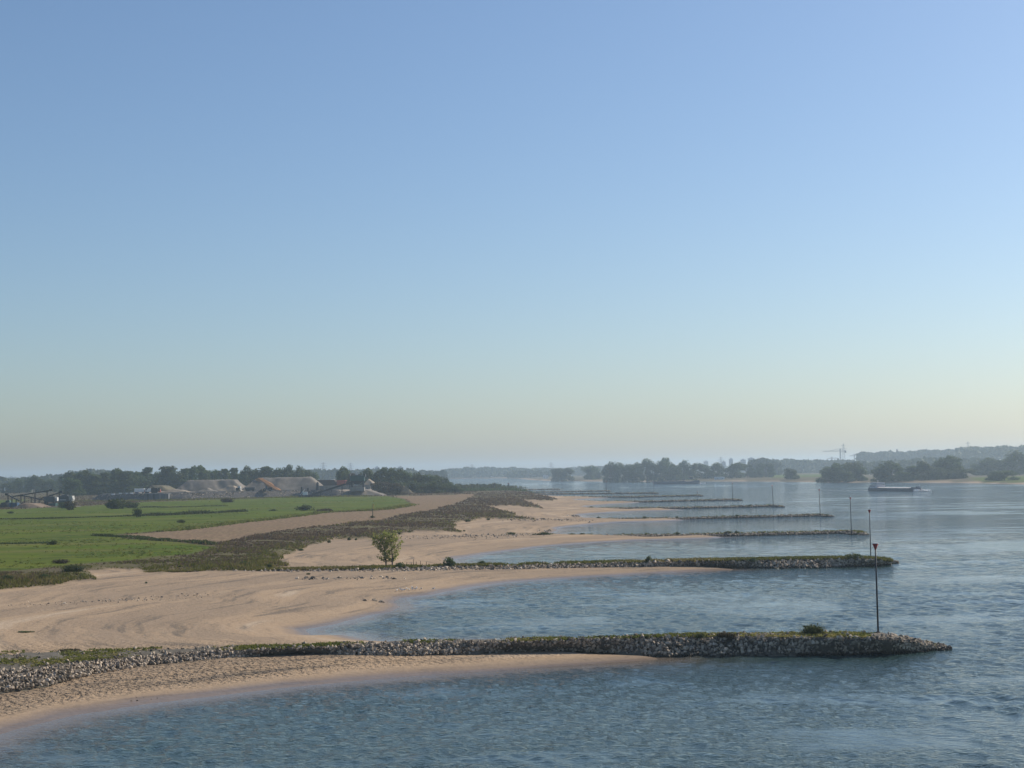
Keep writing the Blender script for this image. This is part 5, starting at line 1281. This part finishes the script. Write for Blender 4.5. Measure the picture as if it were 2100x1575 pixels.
def barge(sx, sy, bx, by, label, style):
    a, b = Vector(G(sx, sy, 0)), Vector(G(bx, by, 0)); L = (b - a).length; c = (a + b) / 2
    rz = math.atan2(b.y - a.y, b.x - a.x)
    e = empty('river_barge', (c.x, c.y, 0), rz); Wd = min(9.5, L * 0.13)
    if style == 1:
        link('hull', hull_mesh(L, Wd, 1.5, 2.7, 2.2, HULL1), e)
        MB().box(-L * 0.30, L * 0.36, -Wd * 0.42, Wd * 0.42, 1.45, 2.5).build('coaming', HULL1, e)
        n = 10
        for i in range(n):
            x0 = -L * 0.30 + i * L * 0.066
            MB().prism([(-Wd * .43, 2.51), (Wd * .43, 2.51), (Wd * .2, 3.0 + 0.06 * (i % 2)), (-Wd * .2, 3.0 + 0.06 * (i % 2))], x0 + .05, x0 + L * 0.066 - 0.05)
            h = MB(); z = 0.07 * (i % 2)
            h.add([(x0 + .05, -Wd * .43, 2.51), (x0 + L * .066 - .05, -Wd * .43, 2.51), (x0 + L * .066 - .05, -Wd * .2, 3.0 + z), (x0 + .05, -Wd * .2, 3.0 + z), (x0 + .05, Wd * .2, 3.0 + z), (x0 + L * .066 - .05, Wd * .2, 3.0 + z), (x0 + L * .066 - .05, Wd * .43, 2.51), (x0 + .05, Wd * .43, 2.51)],
                  [(0, 1, 2, 3), (3, 2, 5, 4), (4, 5, 6, 7), (0, 3, 4, 7), (1, 6, 5, 2)]); h.build('hatch_cover', HATCH, e)
        d = MB().box(-L * 0.465, -L * 0.31, -Wd * 0.40, Wd * 0.40, 2.1, 4.6, 0.3, 0.1).build('deckhouse', HOUSE1, e)
        wh = MB().box(-L * 0.43, -L * 0.345, -Wd * 0.30, Wd * 0.30, 4.6, 5.4, 0.1, 0.1).build('wheelhouse', M_WHITE, e)
        MB().box(-L * 0.45, -L * 0.325, -Wd * 0.42, Wd * 0.42, 5.41, 6.6, 0.2, 0.2).build('wheelhouse_roof', paint('roof_pale', (0.5, 0.5, 0.52), 0.6), wh)
        MB().box(-L * 0.44, -L * 0.335, -Wd * 0.32, Wd * 0.32, 4.61, 4.85).build('wheelhouse_sill', M_WHITE, wh)
        for yy in (-1, 1):
            for i in range(4): MB().box(-L * 0.45 + i * 2.2, -L * 0.45 + i * 2.2 + 1.2, yy * Wd * 0.39 - .06, yy * Wd * 0.39 + .06, 3.1, 3.9).build('window', GLASSD, d)
        MB().tube([(-L * .40, 1, 6.5), (-L * .40, 1, 7.6)], 0.08, 6).tube([(-L * .40, 1, 7.6), (-L * .40, 1, 8.0)], 0.35, 8).build('radar', M_WHITE, e)
        MB().box(L * .37, L * .41, -Wd * .3, Wd * .3, 2.2, 3.2).build('winch_house', HULL1, e); MB().box(L * .43, L * .46, -Wd * .15, Wd * .15, 2.7, 3.8, .2, .2).build('anchor_winch', HULL1, e)
        MB().bar((-L * .30, 2, 2.5), (-L * .24, 2, 4.6), 0.25).build('car_crane', GREYM, e)
        MB().prism([(-L * .5, 1.2), (-L * .485, 3.4), (-L * .475, 3.4), (-L * .47, 2.2), (-L * .47, 1.2)], -Wd * .35, Wd * .35).build('stern_rail', GREYM, e)
        MB().tube([(L * .47, 0, 2.7), (L * .47, 0, 5.0)], 0.06, 6).build('bow_mast', M_WHITE, e)
    else:
        link('hull', hull_mesh(L, Wd, 3.1, 4.0, 4.2, HULL1), e)
        MB().box(-L * .20, L * .38, -Wd * .3, Wd * .3, 3.1, 3.7).build('tank_deck', HULL1, e)
        for i in range(7): MB().box(-L * .18 + i * L * .078, -L * .16 + i * L * .078, -.8, .8, 3.7, 4.6).build('valve_box', CREAM if i % 2 else GREYM, e)
        MB().tube([(-L * .19, .9, 4.2), (L * .37, .9, 4.2)], 0.18, 6).build('deck_pipe', GREYM, e)
        d = MB().box(-L * .46, -L * .22, -Wd * .42, Wd * .42, 4.1, 6.3, .5, .1).build('deckhouse', CREAM, e)
        for yy in (-1, 1):
            for i in range(6): MB().box(-L * .44 + i * 3.4, -L * .44 + i * 3.4 + 1.5, yy * Wd * .41 - .06, yy * Wd * .41 + .06, 4.9, 5.8).build('window', GLASSD, d)
        wh = MB().box(-L * .36, -L * .28, -Wd * .3, Wd * .3, 6.3, 8.6, .3, .3).build('wheelhouse', GLASSD, e)
        MB().box(-L * .37, -L * .27, -Wd * .34, Wd * .34, 8.61, 9.0).build('wheelhouse_roof', CREAM, wh)
        MB().tube([(L * .40, 0, 4), (L * .40, 0, 9.5)], 0.12, 6).build('bow_mast', CREAM, e)
        MB().box(-L * .5, -L * .4, -Wd * .41, Wd * .41, 4.21, 4.9).build('stern_bulwark', CREAM, e)
        MB().box(L * .42, L * .46, -Wd * .2, Wd * .2, 4.0, 5.0, .2, .2).build('anchor_winch', CREAM, e)
    tag(e, label, 'barge', 'cargo vessels on the river')
    return c, rz, L
c, rz, L = barge(1789, 1006.5, 1889, 1008.2, 'loaded cargo barge with pale hatches heading right, white splash at its bow', 1)
fx, fy = c.x + math.cos(rz) * L * .52, c.y + math.sin(rz) * L * .52
foam_patch('white bow wave of the loaded barge', (fx, fy, 0), rz + math.pi / 2, 13, 5, 420, 1.4)
foam_patch('thin wake trailing behind the loaded barge', (c.x - math.cos(rz) * L * 1.3, c.y - math.sin(rz) * L * 1.3, 0), rz, L * 1.4, 1.6, 700, 0.05)
c, rz, L = barge(1433, 991.6, 1340, 993.5, 'long dark tanker barge with cream deckhouse before the far wood', 2)
foam_patch('white stern wash of the long dark tanker', (c.x - math.cos(rz) * L * .54, c.y - math.sin(rz) * L * .54, 0), rz, 14, 5, 260, 0.8)
c, rz, L = barge(1013, 979.8, 974, 980.6, 'tiny pale barge far up the river bend', 1)
c, rz, L = barge(1044, 979.0, 1033, 979.3, 'tiniest pale vessel right of the far pale barge', 1)

# ------------------------------------------------------------------ skyline: cranes, pylons, chimney, towers
LAT = paint('lattice_steel', (0.25, 0.26, 0.27), 0.6, 0.2)
def lattice_tower(px, top, D, w, label, name='power_pylon', cat='pylon', arms=True, jib=None, zb=3.0, t=0.5):
    p = at_range(px, top, D); h = p[2] - zb; e = empty(name, (p[0], D, zb)); m = MB(); n = 9
    for i in range(n):
        z0, z1 = h * i / n, h * (i + 1) / n
        k0, k1 = (1 - 0.85 * i / n, 1 - 0.85 * (i + 1) / n) if arms else (1, 1)
        for sx in (-1, 1):
            for sy in (-1, 1): m.bar((sx * w * k0, sy * w * k0, z0), (sx * w * k1, sy * w * k1, z1), t)
        m.bar((-w * k0, -w * k0, z0), (w * k1, -w * k1, z1), t * .7); m.bar((w * k0, -w * k0, z0), (-w * k1, -w * k1, z1), t * .7)
    m.build('mast', LAT, e)
    if arms:
        for zf, L in ((0.68, 9), (0.8, 11), (0.92, 7)):
            MB().bar((-L, 0, h * zf), (L, 0, h * zf), t).bar((-L, 0, h * zf), (0, 0, h * (zf + .05)), t * .7).bar((L, 0, h * zf), (0, 0, h * (zf + .05)), t * .7).build('cross_arm', LAT, e)
    if jib:
        l, r_ = jib; S = D / F_PX
        MB().bar((-l * S, 0, h * .9), (0, 0, h * .9), t * 1.6).bar((-l * S * .6, 0, h * .91), (0, 0, h), t * .8).build('jib', LAT, e)
        MB().bar((0, 0, h * .9), (r_ * S, 0, h * .9), t * 1.6).bar((r_ * S, 0, h * .91), (0, 0, h), t * .8).build('counter_jib', LAT, e)
        MB().box(r_ * S - 4, r_ * S, -1.5, 1.5, h * .9 - 5, h * .9 - .9).build('counterweight', DARK, e)
    tag(e, label, cat)
lattice_tower(1723, 920, 4000, 1.2, 'tower crane with long jib on the hazy horizon, left of the wooded rise', 'tower_crane', 'crane', False, (36, 12), 3.0, 0.8)
lattice_tower(1706, 937, 4100, 1.0, 'lower faint crane left of the tall tower crane', 'tower_crane', 'crane', False, (10, 14), 3.0, 0.6)
lattice_tower(1752, 931, 4100, 1.0, 'faint small crane at the left foot of the wooded rise', 'tower_crane', 'crane', False, (10, 8), 3.0, 0.6)
lattice_tower(1729.5, 909.5, 4600, 6, 'tall power pylon behind the tower crane')
lattice_tower(663, 948, 4000, 5, 'faint pylon above the right end of the left wood')
lattice_tower(719, 949, 4400, 5, 'faint pylon above the gap left of the copse')
lattice_tower(968, 952, 5200, 6, 'faint pylon over the far river bend')
lattice_tower(1130, 948, 5200, 5, 'faint pylon left of the far wood')
lattice_tower(1478, 937, 4800, 5, 'faint pylon beside the far apartment towers')
lattice_tower(1985, 905, 4300, 2, 'thin mast on top of the wooded rise')
p = at_range(1839.5, 921, 4300); e = empty('chimney', (p[0], 4300, 3))
MB().tube([(0, 0, 0), (0, 0, p[2] - 3)], [3.5, 2.4], 12).build('stack', paint('chimney_brick', (0.2, 0.12, 0.1), 0.9), e); MB().tube([(0, 0, p[2] - 6), (0, 0, p[2] - 4.5)], 2.8, 12).build('rim_band', M_WHITE, e)
tag(e, 'chimney poking above the wooded rise', 'chimney')
TOWER = paint('tower_block', (0.42, 0.42, 0.42), 0.8, 0.15)
for px, w, top, D, lab in ((1499.5, 7, 941, 5000, 'narrow apartment tower left of the far pair'), (1524.5, 10, 942.5, 5000, 'left of the pair of far apartment blocks'), (1541, 13, 939.5, 5100, 'right and widest of the far apartment blocks'),
                           (1484.5, 7, 946.5, 5000, 'low far block left of the apartment towers'), (1448, 9, 946, 6000, 'faintest block over the far wood'), (773, 9, 958, 4600, 'pale tower block behind the copse, left'), (821, 10, 957.5, 4600, 'pale tower block behind the copse, right')):
    p = at_range(px, top, D); wm = w / F_PX * D; h = p[2] - 3; e = empty('apartment_tower', (p[0], D, 3))
    MB().box(-wm / 2, wm / 2, 0, 14, 0, h).build('wall', TOWER, e)
    for i in range(int(h / 6)):
        for j in range(3): MB().box(-wm / 2 + wm * (j + .2) / 3, -wm / 2 + wm * (j + .8) / 3, -0.15, -0.003, 6 * i + 2, 6 * i + 4.6).build('window', GLASSD, e)
    MB().box(-wm * .2, wm * .2, 4, 9, h, h + 3).build('roof_box', TOWER, e)
    tag(e, lab, 'building', 'apartment towers on the horizon')
# ------------------------------------------------------------------ haze: the hazy air over the whole plain
hm, hnt, hout = new_mat('hazy_air')
hv = hnt.nodes.new('ShaderNodeVolumePrincipled')
hv.inputs['Color'].default_value = (0.69, 0.86, 1.0, 1)
hv.inputs['Density'].default_value = 1.3e-4
hv.inputs['Anisotropy'].default_value = 0.45
hnt.links.new(hv.outputs[0], hout.inputs['Volume'])
hb = MB().box(-13600, 13600, -13600, 13600, -6.0, 95.0).build('haze', hm)
tag(hb, "thin pale haze hanging over the whole river plain", kind="stuff")
